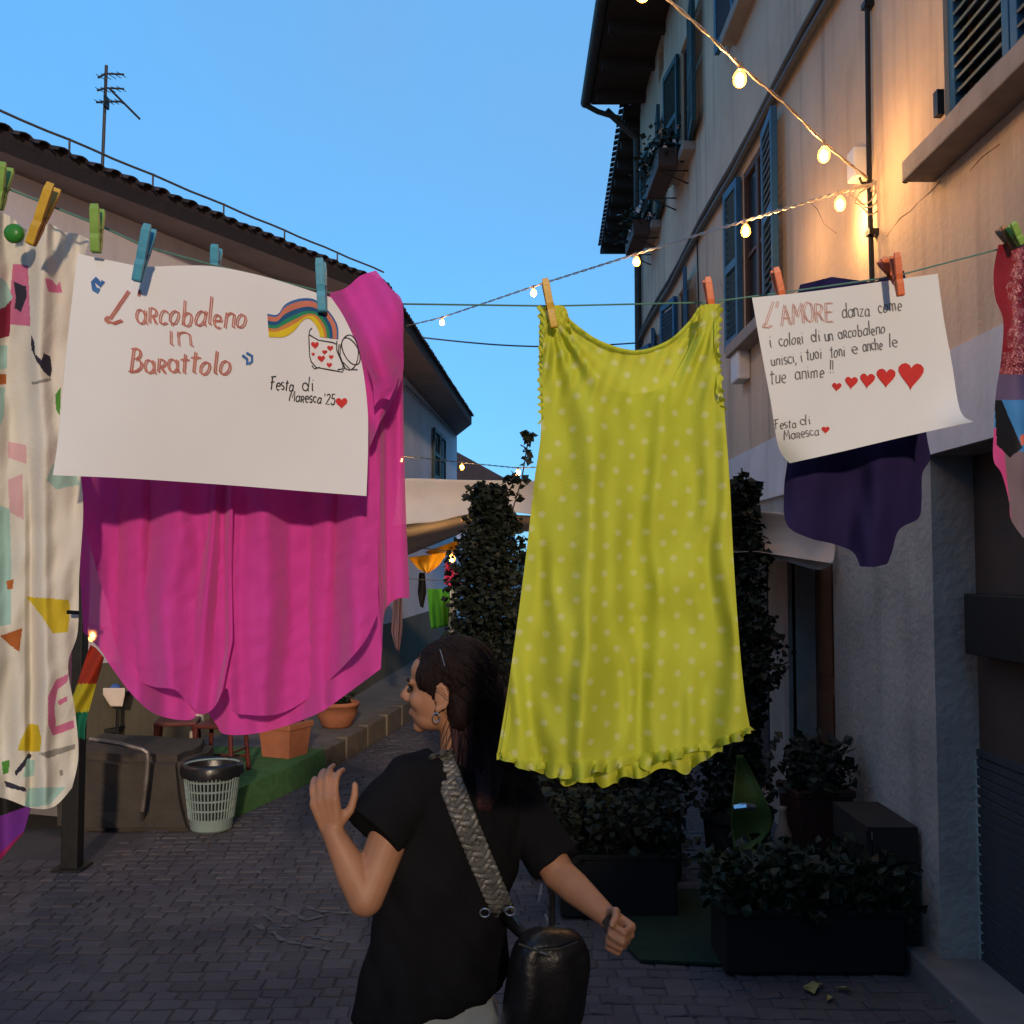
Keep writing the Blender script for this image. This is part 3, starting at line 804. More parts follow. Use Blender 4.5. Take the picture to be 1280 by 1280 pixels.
def coons(L, Rr, T, B, nu, nv, dep, mat, name, parent, solid=0, smooth=True, midx=None, lean=None):
    V = []; UV = []; px = []
    tl, tr, bl, br = T[0], T[-1], B[0], B[-1]
    for j in range(nv+1):
        v = j/nv; l = poly_at(L, v); r = poly_at(Rr, v)
        for i in range(nu+1):
            u = i/nu; t = poly_at(T, u); b = poly_at(B, u)
            q = []
            for k in range(2):
                s_ = (1-u)*l[k]+u*r[k]+(1-v)*t[k]+v*b[k] - ((1-u)*(1-v)*tl[k]+u*(1-v)*tr[k]+(1-u)*v*bl[k]+u*v*br[k])
                q.append(s_)
            d = dep(u, v, q[0], q[1])
            V.append(P(q[0], q[1], d)); px.append(q); UV.append((V[-1].x, V[-1].z))
    F = []; Mi = []
    for j in range(nv):
        for i in range(nu):
            a = j*(nu+1)+i; F.append((a, a+nu+1, a+nu+2, a+1))
            if midx:
                c = [(px[a][k]+px[a+nu+2][k])/2 for k in range(2)]; Mi.append(midx(c[0], c[1]))
            else: Mi.append(0)
    m = MB(); m.V = V; m.F = F; m.M = Mi
    return m.build(name, mat, parent, smooth=smooth, solid=solid, uv=UV)
def inside(poly, x, y):
    c = False; j = len(poly)-1
    for i in range(len(poly)):
        xi, yi = poly[i]; xj, yj = poly[j]
        if (yi > y) != (yj > y) and x < (xj-xi)*(y-yi)/(yj-yi)+xi: c = not c
        j = i
    return c
# ---- ink on paper: ribbons lying on the sheet
def ink(name, lines, wpx, dep, mat, parent, lift=.0012, fills=()):
    m = MB()
    for ln in lines:
        if len(ln) < 2: continue
        pts = [ln[0]]
        for a, b in zip(ln[:-1], ln[1:]):
            n = max(1, int(math.dist(a, b)/6))
            pts += [(lerp(a[0], b[0], k/n), lerp(a[1], b[1], k/n)) for k in range(1, n+1)]
        V = []; n = len(pts)
        for i, p in enumerate(pts):
            a = pts[max(i-1, 0)]; b = pts[min(i+1, n-1)]
            tx, ty = b[0]-a[0], b[1]-a[1]; l = math.hypot(tx, ty) or 1
            ww = wpx*(.5+.07*math.sin(i*1.3+p[0]))
            nx_, ny_ = -ty/l*ww, tx/l*ww
            for s_ in (-1, 1):
                q = (p[0]+s_*nx_, p[1]+s_*ny_); V.append(P(q[0], q[1], dep(*q)-lift))
        m.add(V, [(2*i, 2*i+1, 2*i+3, 2*i+2) for i in range(n-1)])
    for poly in fills:
        cx = sum(p[0] for p in poly)/len(poly); cy = sum(p[1] for p in poly)/len(poly); n = len(poly)
        V = [P(cx, cy, dep(cx, cy)-lift)]
        for f in (.5, 1): V += [P(lerp(cx, p[0], f), lerp(cy, p[1], f), dep(lerp(cx, p[0], f), lerp(cy, p[1], f))-lift) for p in poly]
        F = []
        for i in range(n):
            i2 = (i+1) % n; F += [(0, 1+i, 1+i2), (1+i, 1+n+i, 1+n+i2, 1+i2)]
        m.add(V, F)
    return m.build(name, mat, parent)
def arc(cx, cy, rx, ry, a0, a1, n=9): return [(cx+rx*math.cos(R(lerp(a0, a1, k/n))), cy+ry*math.sin(R(lerp(a0, a1, k/n)))) for k in range(n+1)]
# letters drawn by hand: y up, x-height .55, cap height 1
GL = {
 'a': (.5, [arc(.22,.27,.2,.27,20,340), [(.42,.54),(.42,.1),(.5,0)]]),
 'b': (.48, [[(.04,1),(.04,.02)], arc(.23,.27,.19,.27,170,-170)]),
 'c': (.42, [arc(.22,.27,.2,.27,40,320)]),
 'd': (.5, [arc(.22,.27,.2,.27,10,350), [(.43,1),(.43,.05),(.48,0)]]),
 'e': (.42, [[(.04,.27),(.38,.3)]+arc(.21,.27,.18,.27,10,310)]),
 'f': (.34, [arc(.22,.8,.12,.2,30,180)+[(.1,0)], [(0,.5),(.28,.5)]]),
 'h': (.46, [[(.05,1),(.05,0)], [(.05,.35)]+arc(.22,.38,.16,.16,150,0)+[(.38,0)]]),
 'i': (.2, [[(.08,.54),(.08,.06),(.14,0)], [(.08,.74),(.09,.78)]]),
 'l': (.2, [[(.07,1),(.07,.06),(.14,0)]]),
 'm': (.7, [[(.05,.54),(.05,0)], [(.05,.35)]+arc(.19,.38,.13,.16,150,0)+[(.32,0)], [(.32,.35)]+arc(.46,.38,.13,.16,150,0)+[(.59,0)]]),
 'n': (.46, [[(.05,.54),(.05,0)], [(.05,.35)]+arc(.22,.38,.16,.16,150,0)+[(.38,.04),(.43,0)]]),
 'o': (.5, [arc(.22,.27,.2,.27,90,450)]),
 'p': (.48, [[(.05,.54),(.05,-.4)], arc(.23,.27,.18,.27,170,-170)]),
 'r': (.4, [[(.05,.54),(.05,0)], arc(.18,.40,.15,.14,120,-90), [(.16,.26),(.34,0)]]),
 's': (.38, [arc(.19,.41,.14,.13,50,250)+arc(.17,.14,.15,.14,80,-140)]),
 't': (.36, [[(.17,.85),(.17,.06),(.24,0)], [(.0,.62),(.34,.62)]]),
 'u': (.46, [[(.05,.54)]+arc(.22,.18,.17,.18,180,360)+[(.39,.54)], [(.39,.54),(.39,.05),(.44,0)]]),
 'z': (.42, [[(.04,.54),(.36,.54),(.04,0),(.38,0)]]),
 'L': (.55, [[(.34,1),(.14,.1)]+arc(.1,.06,.07,.07,60,330)+[(.3,0),(.5,.1)]]),
 'B': (.55, [[(.08,1),(.08,0)], [(0,.98)]+arc(.16,.76,.25,.23,100,-90)+arc(.18,.27,.3,.27,90,-95)+[(0,.02)]]),
 'A': (.6, [[(.02,0),(.27,1),(.54,0)], [(.1,.35),(.46,.35)]]),
 'M': (.7, [[(.03,0),(.1,1),(.33,.35),(.56,1),(.64,0)]]),
 'O': (.6, [arc(.28,.5,.26,.5,90,450,14)]),
 'R': (.55, [[(.06,0),(.06,1)]+arc(.16,.74,.28,.25,90,-90)+[(.06,.48)], [(.2,.48),(.48,0)]]),
 'E': (.52, [[(.46,1),(.05,1),(.05,0),(.48,0)], [(.05,.52),(.4,.52)]]),
 'F': (.5, [[(.1,1),(.1,0)], [(-.05,.97),(.45,1)], [(-.05,.55),(.35,.58)]]),
 '2': (.42, [arc(.2,.76,.16,.2,160,-20)+[(.04,0),(.4,0)]]),
 '5': (.42, [[(.36,1),(.1,1),(.07,.6)]+arc(.2,.32,.2,.3,110,-150)]),
 "'": (.16, [[(.08,1),(.04,.75)]]), ',': (.2, [[(.1,.06),(.04,-.16)]]), '!': (.18, [[(.1,1),(.07,.25)], [(.06,.06),(.06,0)]]),
 ' ': (.34, []),
}
def write(txt, x, y, size, ang=0, slant=.06, gap=.06, rnd=None, dbl=0, w=None):
    "pen strokes in photo pixels for txt, baseline starting at x,y"
    rnd = rnd or random.Random(len(txt)); out = []; cx = 0
    ca, sa = math.cos(R(ang)), math.sin(R(ang))
    hs = 1.0 if w is None else w/(size*(sum(GL[c][0] for c in txt)+gap*(len(txt)-1)))
    for ch in txt:
        w_, strokes = GL[ch]
        jy = rnd.uniform(-.05, .05); js = rnd.uniform(.92, 1.08); jr = rnd.uniform(-.04, .04); jp = rnd.uniform(0, 6)
        for s_ in strokes:
            for o in ((0, 0),) if not dbl else ((0, 0), (dbl, dbl*.55)):
                q = []
                for a, b in s_:
                    a, b = a - jr*b + .022*math.sin(b*7+jp), b + jr*a + .022*math.sin(a*9+jp)
                    X = ((cx+a*js)*hs+b*slant)*size + o[0]; Y = -(b*js+jy)*size + o[1]
                    q.append((x+X*ca-Y*sa, y+X*sa+Y*ca))
                out.append(q)
        cx += w_+gap
    return out
def heart(cx, cy, s_, rot=0, sx=1):
    p = []; hj = wnoise(cx*.37, cy*.41)*.22
    for k in range(22):
        t = 2*PI*k/22; s_ = s_*(1+.02*math.sin(k*2.3+cx))
        X = 16*math.sin(t)**3/16*.5*s_*sx*(1+hj*(1 if math.sin(t) > 0 else -1)); Y = -(13*math.cos(t)-5*math.cos(2*t)-2*math.cos(3*t)-math.cos(4*t))/16*.5*s_
        p.append((cx+X*math.cos(rot)-Y*math.sin(rot), cy+X*math.sin(rot)+Y*math.cos(rot)))
    return p
M_paper = mat('white_paper', (.80,.79,.77), (.75,.74,.72), 3, .8, .16, 9, transl=.12)
M_inkr = mat('terracotta_felt_ink', (.42,.12,.09), (.52,.20,.15), 60, .8)
M_inkf = mat('faded_red_ink', (.55,.27,.22), (.6,.36,.3), 60, .8)
M_inkg = mat('grey_black_pen_ink', (.15,.14,.135), None, 60, .7)
M_inkk = mat('black_felt_ink', (.02,.02,.022), None, 60, .7)
M_inkb = mat('blue_felt_ink', (.03,.10,.30), (.05,.16,.38), 60, .8)
M_red = mat('red_felt_ink', (.60,.035,.03), (.5,.03,.03), 60, .8)
M_salm = mat('salmon_felt_ink', (.60,.19,.12), (.5,.16,.1), 60, .8)
M_grn = mat('green_felt_ink', (.02,.24,.12), None, 60, .8)
M_teal = mat('deep_blue_felt_ink', (.015,.09,.22), None, 60, .8)
M_yel = mat('yellow_felt_ink', (.72,.52,.02), None, 60, .8)
M_orn = mat('orange_felt_ink', (.60,.22,.06), None, 60, .8)

# ---- the rainbow sheet
def dL(px, py):
    t = clamp((px-60)/400)
    d = 1.285 + .075*t
    d += .012*math.sin(px*.011+py*.006) + .004*math.sin(px*.03-py*.01)
    c = clamp((px-380)/80)*clamp((470-py)/110)     # top right corner curls back
    d += .05*c*c
    c2 = clamp((150-px)/80)*clamp((py-480)/110); d -= .008*c2*c2
    return d
rb = empty('rainbow_sheet', P(260,335,1.32), 'large white paper with red lettering and a drawn rainbow over the pink blouse', 'handwritten sheet', 'handwritten sheets on the line')
Lp = spl([(97,317),(90,375),(82,450),(73,545),(66,594)]); Rp = spl([(414,372),(432,400),(450,445),(459,505),(460,560),(458,620)])
Tp = spl([(97,317),(140,326),(180,333),(225,332),(268,333),(320,343),(365,356),(414,372)]); Bp = spl([(66,594),(160,598),(280,606),(380,614),(458,620)])
coons(Lp, Rp, Tp, Bp, 44, 36, lambda u, v, x, y: dL(x, y), M_paper, 'paper', rb)
ink('red_lettering', write("L", 128, 400, 40, 6, slant=.35, dbl=2.6)+write("'", 170, 393, 30, 0, dbl=1.5), 2.2, dL, M_inkr, rb)
ink('red_lettering', write("arcobaleno", 168, 404, 33, 2.2, dbl=2.4, w=140), 1.5, dL, M_inkr, rb)
ink('red_lettering', write("in", 208, 433, 31, 0, dbl=2.2, w=32), 1.3, dL, M_inkr, rb)
ink('red_lettering', write("Barattolo", 161, 464, 30, 1.5, dbl=2.4, w=126), 1.8, dL, M_inkr, rb)
ink('blue_quotation_mark', [[(122,348),(116,353),(118,361),(124,364)],[(120,350),(126,356),(129,351)]], 6, dL, M_inkb, rb)
ink('blue_quotation_mark', [[(303,444),(309,449),(309,456)],[(308,441),(315,445),(315,452),(311,455)]], 3.2, dL, M_inkb, rb)
ink('black_lettering', write("Festa", 338, 487, 16, 3, w=29)+write("di", 377, 489, 17, 1, gap=.2, w=15)+write("Maresca", 361, 501, 14, 4, w=41)+write("'25", 404, 505, 14, 3, w=15), 1.4, dL, M_inkk, rb)
ink('red_heart', [], 1, dL, M_red, rb, fills=[heart(427, 503, 15)])
outer = spl([(334,392),(347,393),(357,380),(376,373),(395,375),(412,390),(422,407),(423,424)], 60)
inner = spl([(336,421),(355,421),(368,413),(378,401),(386,398),(393,404),(398,413),(400,421)], 60)
fr = [0, .09, .30, .47, .62, .76, 1.0]
for k, mm in enumerate((M_inkb, M_salm, M_teal, M_grn, M_orn, M_yel)):
    m = MB(); V = []; n = 40
    for i in range(n+1):
        o_, i_ = poly_at(outer, i/n), poly_at(inner, i/n)
        for f in (fr[k], fr[k+1]):
            q = (lerp(o_[0], i_[0], f), lerp(o_[1], i_[1], f)); V.append(P(q[0], q[1], dL(*q)-.0012))
    m.add(V, [(2*i, 2*i+1, 2*i+3, 2*i+2) for i in range(n)]); m.build('rainbow_stripe', mm, rb)
jar = [[(390,410),(387,413),(386,420),(387,445),(389,452),(395,459),(428,465),(431,459)],[(386,418),(398,425),(416,428),(420,430)],[(421,426),(421,438),(426,450),(431,459)],[(390,457),(393,461),(400,459)],[(422,462),(428,461),(430,453)],
       arc(436.5,440.5,11.5,22,-105,260,20), [(q[0]+.35*(q[1]-440), q[1]) for q in arc(439,439,10,17,-90,270,20)], [(424,430),(423,440),(428,452),(438,462),(447,462)]]
ink('jar_outline', jar, 1.3, dL, M_inkk, rb)
for (hx, hy, hs) in ((394,431,10),(413,435,8),(405.5,440,6.5),(391.5,442.5,4.5),(402,448,9.5),(414,446,6),(411.5,456,7)):
    ink('red_heart', [], 1, dL, M_red, rb, fills=[heart(hx, hy, hs)])

# ---- the hearts sheet
def dRt(px, py):
    d = 1.69 + .07*clamp((px-940)/275) + .010*math.sin(px*.013+py*.012)
    c = clamp((px-1150)/65)*clamp((py-470)/55); d -= .05*c*c
    c = clamp((1040-px)/70)*clamp((py-520)/58); d += .05*c*c
    return d
hs_ = empty('hearts_sheet', P(1056,358,1.74), 'tilted white paper with black handwriting and five growing red hearts', 'handwritten sheet', 'handwritten sheets on the line')
coons(spl([(940,372),(950,430),(963,500),(970,545),(976,566),(987,579)]), spl([(1172,342),(1180,400),(1190,455),(1197,500),(1204,520),(1217,527)]), spl([(940,372),(1000,366),(1060,358),(1116,350),(1172,342)]), spl([(987,579),(1050,565),(1130,546),(1217,527)]), 36, 32, lambda u, v, x, y: dRt(x, y), M_paper, 'paper', hs_)
A = -6.5
ink('faded_red_lettering', write("L'", 952, 411, 30, A, slant=.3, dbl=2, w=16)+write("AMORE", 976, 407, 24, A, dbl=2.2, w=66), 1.0, dRt, M_inkf, hs_)
wk = write("danza", 1053, 398, 18, A, w=35)+write("come", 1098, 391, 18, A, w=30)
wk += write("i", 962, 434, 16, A)+write("colori", 974, 433, 16, A, w=31)+write("di", 1014, 428, 15, A, gap=.2, w=12)+write("un", 1031, 427, 15, A, w=11)+write("arcobaleno", 1048, 424, 16, A-1, w=60)
wk += write("unisci,", 964, 457, 15, A, w=33)+write("i", 1001, 452, 14, A)+write("tuoi", 1008, 450, 17, A, w=20)+write("toni", 1038, 447, 17, A, w=19)+write("e", 1065, 442, 16, A, w=8)+write("anche", 1079, 440, 16, A-2, w=25)+write("le", 1111, 435, 16, A, w=12)
wk += write("tue", 963, 480, 20, A, w=21)+write("anime", 994, 475, 17, A, w=37)+write("!!", 1037, 467, 15, A)
ink('black_lettering', wk, 1.3, dRt, M_inkg, hs_)
ink('black_lettering', write("Festa", 969, 537, 12, A, w=27)+write("di", 1000, 532, 12, A, gap=.2, w=14)+write("Maresca", 980, 550, 13, A-2, w=45), 1.15, dRt, M_inkg, hs_)
ink('red_heart', [], 1, dRt, M_red, hs_, fills=[heart(1032, 537, 10)])
for (x, y, s_, k) in ((1046,483,12,1.0),(1064,477,16,1.15),(1084,474,19,1.2),(1108,470,24,1.2),(1139,466,32,1.3)):
    p = heart(x, y, s_, .05); p = [(a, y+(b-y)*(k if b > y else 1)) for a, b in p]
    ink('red_heart', [], 1, dRt, M_red, hs_, fills=[p])

# ---- the pink blouse behind the rainbow sheet
M_pink = mat('magenta_chiffon', (.80,.085,.46), (.74,.07,.41), 4, .85, .2, 260, spec=.04, transl=.34, sheen=.3, alpha=.94)
bl = empty('pink_blouse', P(300,345,1.46), 'magenta pink blouse with a double curved hem hanging behind the rainbow sheet', 'blouse')
def fold(px, py, k=1.0, ph=0):
    g_ = clamp((py-330)/260)
    a = .017*math.sin(px*.052+ph+.6*wnoise(py*.004, ph))+.019*math.sin(px*.027+1.7+ph+.003*py)+.006*math.sin(px*.11+ph*2+wnoise(px*.02, py*.006, ph)*2)
    return a*k*lerp(.35, 1, g_) + .012*wnoise(px*.012, py*.007, 3+ph) + .006*wnoise(px*.06, py*.010, 5+ph) + .003*wnoise(px*.05+py*.04, py*.05, 9+ph)
dB0 = lambda px: 1.435+.055*clamp((px-90)/400)
coons([(104,330),(98,600),(99,700),(104,790)], [(500,380),(503,470),(498,600),(480,760),(476,836)], [(104,330),(270,345),(420,372),(500,380)],
      spl([(104,790),(125,812),(140,835),(165,868),(195,893),(238,900),(252,884),(270,905),(282,918),(330,915),(395,893),(430,870),(476,836)], 120), 130, 110,
      lambda u, v, x, y: dB0(x)+.05+fold(x, y, 1, 2.2), M_pink, 'back_panel', bl)
coons([(106,332),(100,500),(101,640),(125,727)], [(470,360),(478,500),(474,640),(472,768)], [(106,332),(270,350),(420,376),(470,360)],
      spl([(125,727),(136,760),(145,808),(165,845),(190,858),(218,862),(232,876),(248,893),(268,885),(276,872),(284,860),(290,888),(303,893),(346,893),(384,874),(420,842),(455,803),(472,768)], 140), 150, 120,
      lambda u, v, x, y: dB0(x)+fold(x, y) - .012*sstep(262, 280, x)*sstep(306, 288, x)*clamp((y-560)/80), M_pink, 'front_panel', bl)
# gathered placket down the middle, hem bands, side fall and cap sleeve
coons([(262,600),(247,720),(238,800),(228,862)], [(292,600),(290,720),(291,800),(279,862)], [(262,600),(277,598),(292,600)], spl([(228,862),(240,882),(252,893),(268,884),(279,862)]), 26, 60,
      lambda u, v, x, y: dB0(x)-.016+.010*math.cos(u*PI*3.2)+.004*math.sin(y*.03+u*5), M_pink, 'placket', bl)
coons([(455,440),(461,520),(466,640),(476,770),(477,800)], [(503,430),(505,560),(508,660),(512,742),(511,748)], [(455,440),(480,436),(503,430)], spl([(477,800),(480,770),(486,756),(498,748),(511,748)]), 30, 70,
      lambda u, v, x, y: dB0(x)+.01+.016*math.sin(u*7+.004*y)+.006*math.sin(u*15), M_pink, 'side_panel', bl)
coons(spl([(412,366),(420,392),(438,428),(452,462),(458,500),(462,560)]), spl([(470,338),(488,360),(503,378),(504,430),(503,470),(486,510)]), spl([(412,366),(432,360),(450,345),(470,338)]), spl([(462,560),(468,545),(475,528),(486,510)]), 36, 46,
      lambda u, v, x, y: 1.43-.02*math.sin(u*PI)+.012*math.sin((x*.05+y*.03))*(.4+v)+.008*math.sin(x*.12-y*.06), M_pink, 'sleeve', bl)
coons([(458,452),(466,480),(468,508)], [(500,455),(496,480),(487,500)], spl([(458,452),(475,470),(488,470),(500,455)]), spl([(468,508),(474,500),(480,498),(487,500)]), 14, 12,
      lambda u, v, x, y: 1.40-.018*math.sin(u*PI)*(1-v), M_pink, 'sleeve_cuff', bl)

# ---- the yellow polka-dot dress
def dots_mat():
    m = mat('yellow_dotted_crepe', (.69,.72,.085), (.63,.66,.065), 5, .8, .18, 300, transl=.40, spec=.1, coord='UV')
    N = m.node_tree.nodes; L = m.node_tree.links; b = N['Principled BSDF']
    tc = N.new('ShaderNodeTexCoord'); mp = N.new('ShaderNodeMapping'); mp.inputs['Scale'].default_value = (30, 30, 30)
    mp.inputs['Rotation'].default_value = (0, 0, R(45))
    L.new(tc.outputs['UV'], mp.inputs[0]); vo = N.new('ShaderNodeTexVoronoi'); vo.voronoi_dimensions = '2D'; vo.inputs['Scale'].default_value = 1; vo.inputs['Randomness'].default_value = .28
    L.new(mp.outputs[0], vo.inputs['Vector'])
    r_ = N.new('ShaderNodeMapRange'); r_.inputs[1].default_value = .10; r_.inputs[2].default_value = .22; r_.inputs[3].default_value = .62; r_.inputs[4].default_value = 0
    L.new(vo.outputs['Distance'], r_.inputs[0])
    mx = N.new('ShaderNodeMix'); mx.data_type = 'RGBA'; mx.inputs[7].default_value = (.80,.80,.42,1); L.new(r_.outputs[0], mx.inputs[0])
    src = b.inputs['Base Color'].links[0].from_socket; L.new(src, mx.inputs[6]); L.new(mx.outputs[2], b.inputs['Base Color'])
    for n in N:
        if n.type == 'BSDF_TRANSLUCENT': L.new(mx.outputs[2], n.inputs[0])
    return m
M_dress = dots_mat()
dr = empty('yellow_dress', P(788,385,1.7), 'sleeveless lime yellow dress with white polka dots and ruffled hem pegged by its straps', 'dress')
def fd(x, y, s_=1):
    g_ = clamp((y-430)/350)
    cx = 790
    k = .014*math.sin((x-cx)*.030*lerp(1.35, 1, g_)+.6)+.009*math.sin((x-cx)*.062*lerp(1.3, 1, g_)+2+.5*wnoise(y*.006, 1))+.004*math.sin((x-cx)*.14+wnoise(x*.02, y*.008)*3)
    gather = .006*math.sin(x*.35+y*.12)*clamp((y-385)/20)*clamp((520-y)/110)
    crease = .008*wnoise(x*.02, y*.02, 7)
    r_ = math.hypot(x-690, y-395); an = math.atan2(y-395, x-690)
    crease += .011*math.sin(an*17+1)*clamp((170-r_)/120)*clamp(r_/40)
    r_ = math.hypot(x-890, y-395); an = math.atan2(y-395, x-890)
    crease += .009*math.sin(an*15)*clamp((150-r_)/110)*clamp(r_/40) + .004*wnoise(x*.05, y*.018, 4)
    return s_*1.7*k*lerp(.45, 1.15, g_)+gather+crease + .03*((x-cx)/150)**2
DL = spl([(676,384),(674,420),(674,470),(676,540),(668,600),(658,690),(645,790),(632,880),(621,945)], 90)
DR = spl([(900,380),(899,440),(906,520),(912,600),(917,700),(924,800),(931,870),(938,912)], 90)
neckF = spl([(676,384),(706,384),(716,420),(745,470),(790,492),(835,478),(868,420),(876,384),(900,380)], 90)
neckB = spl([(676,384),(698,386),(716,405),(750,428),(795,440),(835,428),(862,404),(878,383),(900,380)], 90)
hemF = spl([(621,945),(660,955),(720,956),(790,948),(850,938),(900,926),(938,912)], 60)
hemB = spl([(626,945),(680,955),(730,962),(800,958),(860,945),(900,926),(936,910)], 60)
coons(DL, DR, neckF, hemF, 150, 170, lambda u, v, x, y: 1.62+.05*(x-620)/320+fd(x, y), M_dress, 'front_panel', dr)
coons([(a[0]+4, a[1]) for a in DL], [(a[0]-4, a[1]) for a in DR], [(a[0]+lerp(4,-4,i/len(neckB)), a[1]) for i, a in enumerate(neckB)], hemB, 110, 110, lambda u, v, x, y: 1.685+.05*(x-620)/320-.6*fd(x, y), M_dress, 'back_panel', dr)
# ruffles: pleated strips
def ruffle(top, bot, n, nv, dep, amp, freq, name, rag=4):
    V = []; UV = []; F = []; rr = random.Random(5)
    for j in range(nv+1):
        v = j/nv
        for i in range(n+1):
            u = i/n; a, b = poly_at(top, u), poly_at(bot, u)
            w_ = wnoise(u*freq*.35, 4.2)
            ph = u*freq*2*PI + 4.0*wnoise(u*freq*.3, 9)+2*wnoise(u*freq*.9, 2)
            x = lerp(a[0], b[0], v)+v*3.0*math.sin(ph+1.2); y = lerp(a[1], b[1], v)+v*rag*(math.sin(ph*.5+2)*.6+1.6*w_+1.3*wnoise(u*freq*2.3, 6.6))
            V.append(P(x, y, dep(x, y)+amp*v*math.sin(ph)*(1+1.5*w_))); UV.append((V[-1].x, V[-1].z))
    for j in range(nv):
        for i in range(n): a = j*(n+1)+i; F.append((a, a+n+1, a+n+2, a+1))
    m = MB(); m.V = V; m.F = F; m.M = [0]*len(F)
    return m.build(name, M_dress, dr, smooth=True, uv=UV)
ruffle([(a, b-4) for a, b in hemF], spl([(618,952),(640,958),(672,962),(702,976),(735,970),(762,966),(800,960),(840,950),(880,940),(915,926),(941,914)], 60), 420, 6, lambda x, y: 1.612+.05*(x-620)/320+fd(x, y), .020, 17, 'hem_ruffle')
ruffle([(a, b-6) for a, b in hemB], spl([(626,954),(680,964),(705,979),(740,981),(790,974),(830,968),(878,955),(884,948),(936,915)], 60), 360, 6, lambda x, y: 1.672+.05*(x-620)/320-.6*fd(x, y), .018, 14, 'hem_ruffle', 5)
ruffle(spl([(682,392),(679,430),(678,480),(680,528)]), spl([(673,380),(676,420),(674,470),(675,530)]), 160, 3, lambda x, y: 1.60+.01*math.sin(y*.1), .008, 15, 'armhole_ruffle', 1)
ruffle(spl([(893,388),(893,430),(896,480),(901,520)]), spl([(903,376),(899,430),(902,480),(907,520)]), 160, 3, lambda x, y: 1.655+.01*math.sin(y*.1), .008, 13, 'armhole_ruffle', 1)
nb = MB(); nb.tube([P(a, b, 1.682+.05*(a-620)/320-.6*fd(a, b)) for a, b in neckB[10:-10]], .0035, 6); nb.build('neck_binding', M_dress, dr)

# ---- the cream printed garment at the left
pc = dict(cream=(.74,.69,.58), pink=(.62,.17,.30), navy=(.035,.03,.05), mint=(.38,.58,.50), yellow=(.66,.50,.03), wine=(.25,.02,.05), green=(.08,.28,.04), rust=(.45,.13,.03), rose=(.70,.42,.42), grey=(.30,.28,.24))
PM = [mat('print_'+k, v, tuple(c*.9 for c in v), 9, .85, .12, 220, transl=.15) for k, v in pc.items()]
ki = {k: i for i, k in enumerate(pc)}
pats = [('pink',[(16,330),(35,331),(38,408),(10,405)]),('navy',[(17,352),(33,358),(33,372),(26,390),(18,385),(20,372)]),('wine',[(-5,385),(14,372),(12,420),(-5,425)]),
 ('mint',[(-10,340),(8,352),(16,372),(6,384),(-10,390)]),('pink',[(56,348),(64,349),(71,357),(75,352),(78,366),(66,366),(60,364)]),
 ('navy',[(39,418),(43,428),(44,443),(52,450),(55,441),(63,446),(65,462),(63,472),(54,464),(46,452),(39,436)]),('grey',[(39,478),(63,472),(64,476),(40,481)]),
 ('mint',[(-10,430),(9,432),(9,460),(-10,465)]),('rust',[(-10,466),(8,468),(8,480),(-10,482)]),('mint',[(-10,485),(6,484),(5,520),(-10,560)]),('green',[(69,494),(76,484),(75,520),(70,512)]),
 ('rose',[(10,552),(33,556),(33,580),(10,572)]),('rose',[(10,600),(28,592),(30,650),(12,640)]),('mint',[(66,580),(95,592),(100,606),(70,612),(58,600)]),
 ('mint',[(-10,628),(12,636),(14,700),(14,780),(-10,785)]),('yellow',[(33,746),(86,750),(88,760),(85,790),(66,792),(52,770)]),('rust',[(0,795),(28,785),(24,815),(12,806)]),('rust',[(8,726),(17,724),(16,736),(9,737)]),
 ('pink',[(60,870),(70,850),(86,842),(84,852),(72,862),(68,885),(70,908),(92,900),(93,910),(66,920),(60,905)]),('pink',[(72,876),(84,870),(84,876),(74,882)]),('yellow',[(36,905),(48,906),(52,925),(50,940),(22,938),(26,925)]),
 ('green',[(2,952),(12,950),(11,966),(4,968)]),('navy',[(18,965),(30,950),(36,941),(40,944),(33,956),(20,970)]),('mint',[(34,948),(44,950),(42,970),(28,972)]),('navy',[(5,976),(32,985),(33,990),(8,984)]),('grey',[(48,942),(94,930),(94,936),(60,948)]),('mint',[(36,985),(82,984),(62,1006),(30,1010)]),('grey',[(74,963),(78,962),(79,969),(75,970)]),
 ('yellow',[(-10,300),(-2,300),(-2,316),(-10,316)])]
def pm_idx(x, y):
    for k, pl in reversed(pats):
        if inside(pl, x, y): return ki[k]
    return 0
def dP(x, y):
    g_ = clamp((y-280)/200)
    v = .006*math.sin(x*.075+.3+1.2*wnoise(y*.006, 4))+.003*math.sin(x*.21+wnoise(y*.01, 2)*2)
    v += .014*wnoise(x*.03, y*.008, 5)+.004*wnoise(x*.05+y*.02, y*.02, 8)
    v += .014*sstep(30, 40, x)*sstep(60, 42, x)*clamp((y-560)/100)
    v += .005*math.sin((x+y*.6)*.05)*clamp((y-640)/120)
    return 1.345+.02*clamp(x/100)+v
pg = empty('printed_garment', P(40,290,1.34), 'cream garment printed with bright patches and lettering hanging at the left edge', 'garment')
coons([(-60,250),(-60,600),(-60,990)], spl([(112,300),(104,330),(97,420),(92,520),(100,585),(104,640),(99,720),(97,790),(85,832),(94,890),(98,945),(90,985)], 80), spl([(-60,242),(-30,250),(10,268),(35,290),(60,284),(80,296),(100,302),(112,310)], 60), spl([(-60,1000),(0,1003),(40,1014),(68,1010),(90,985)], 40), 190, 640,
      lambda u, v, x, y: dP(x, y)+.004*math.sin(x*.4)*clamp((330-y)/60), PM, 'cloth', pg, midx=pm_idx)
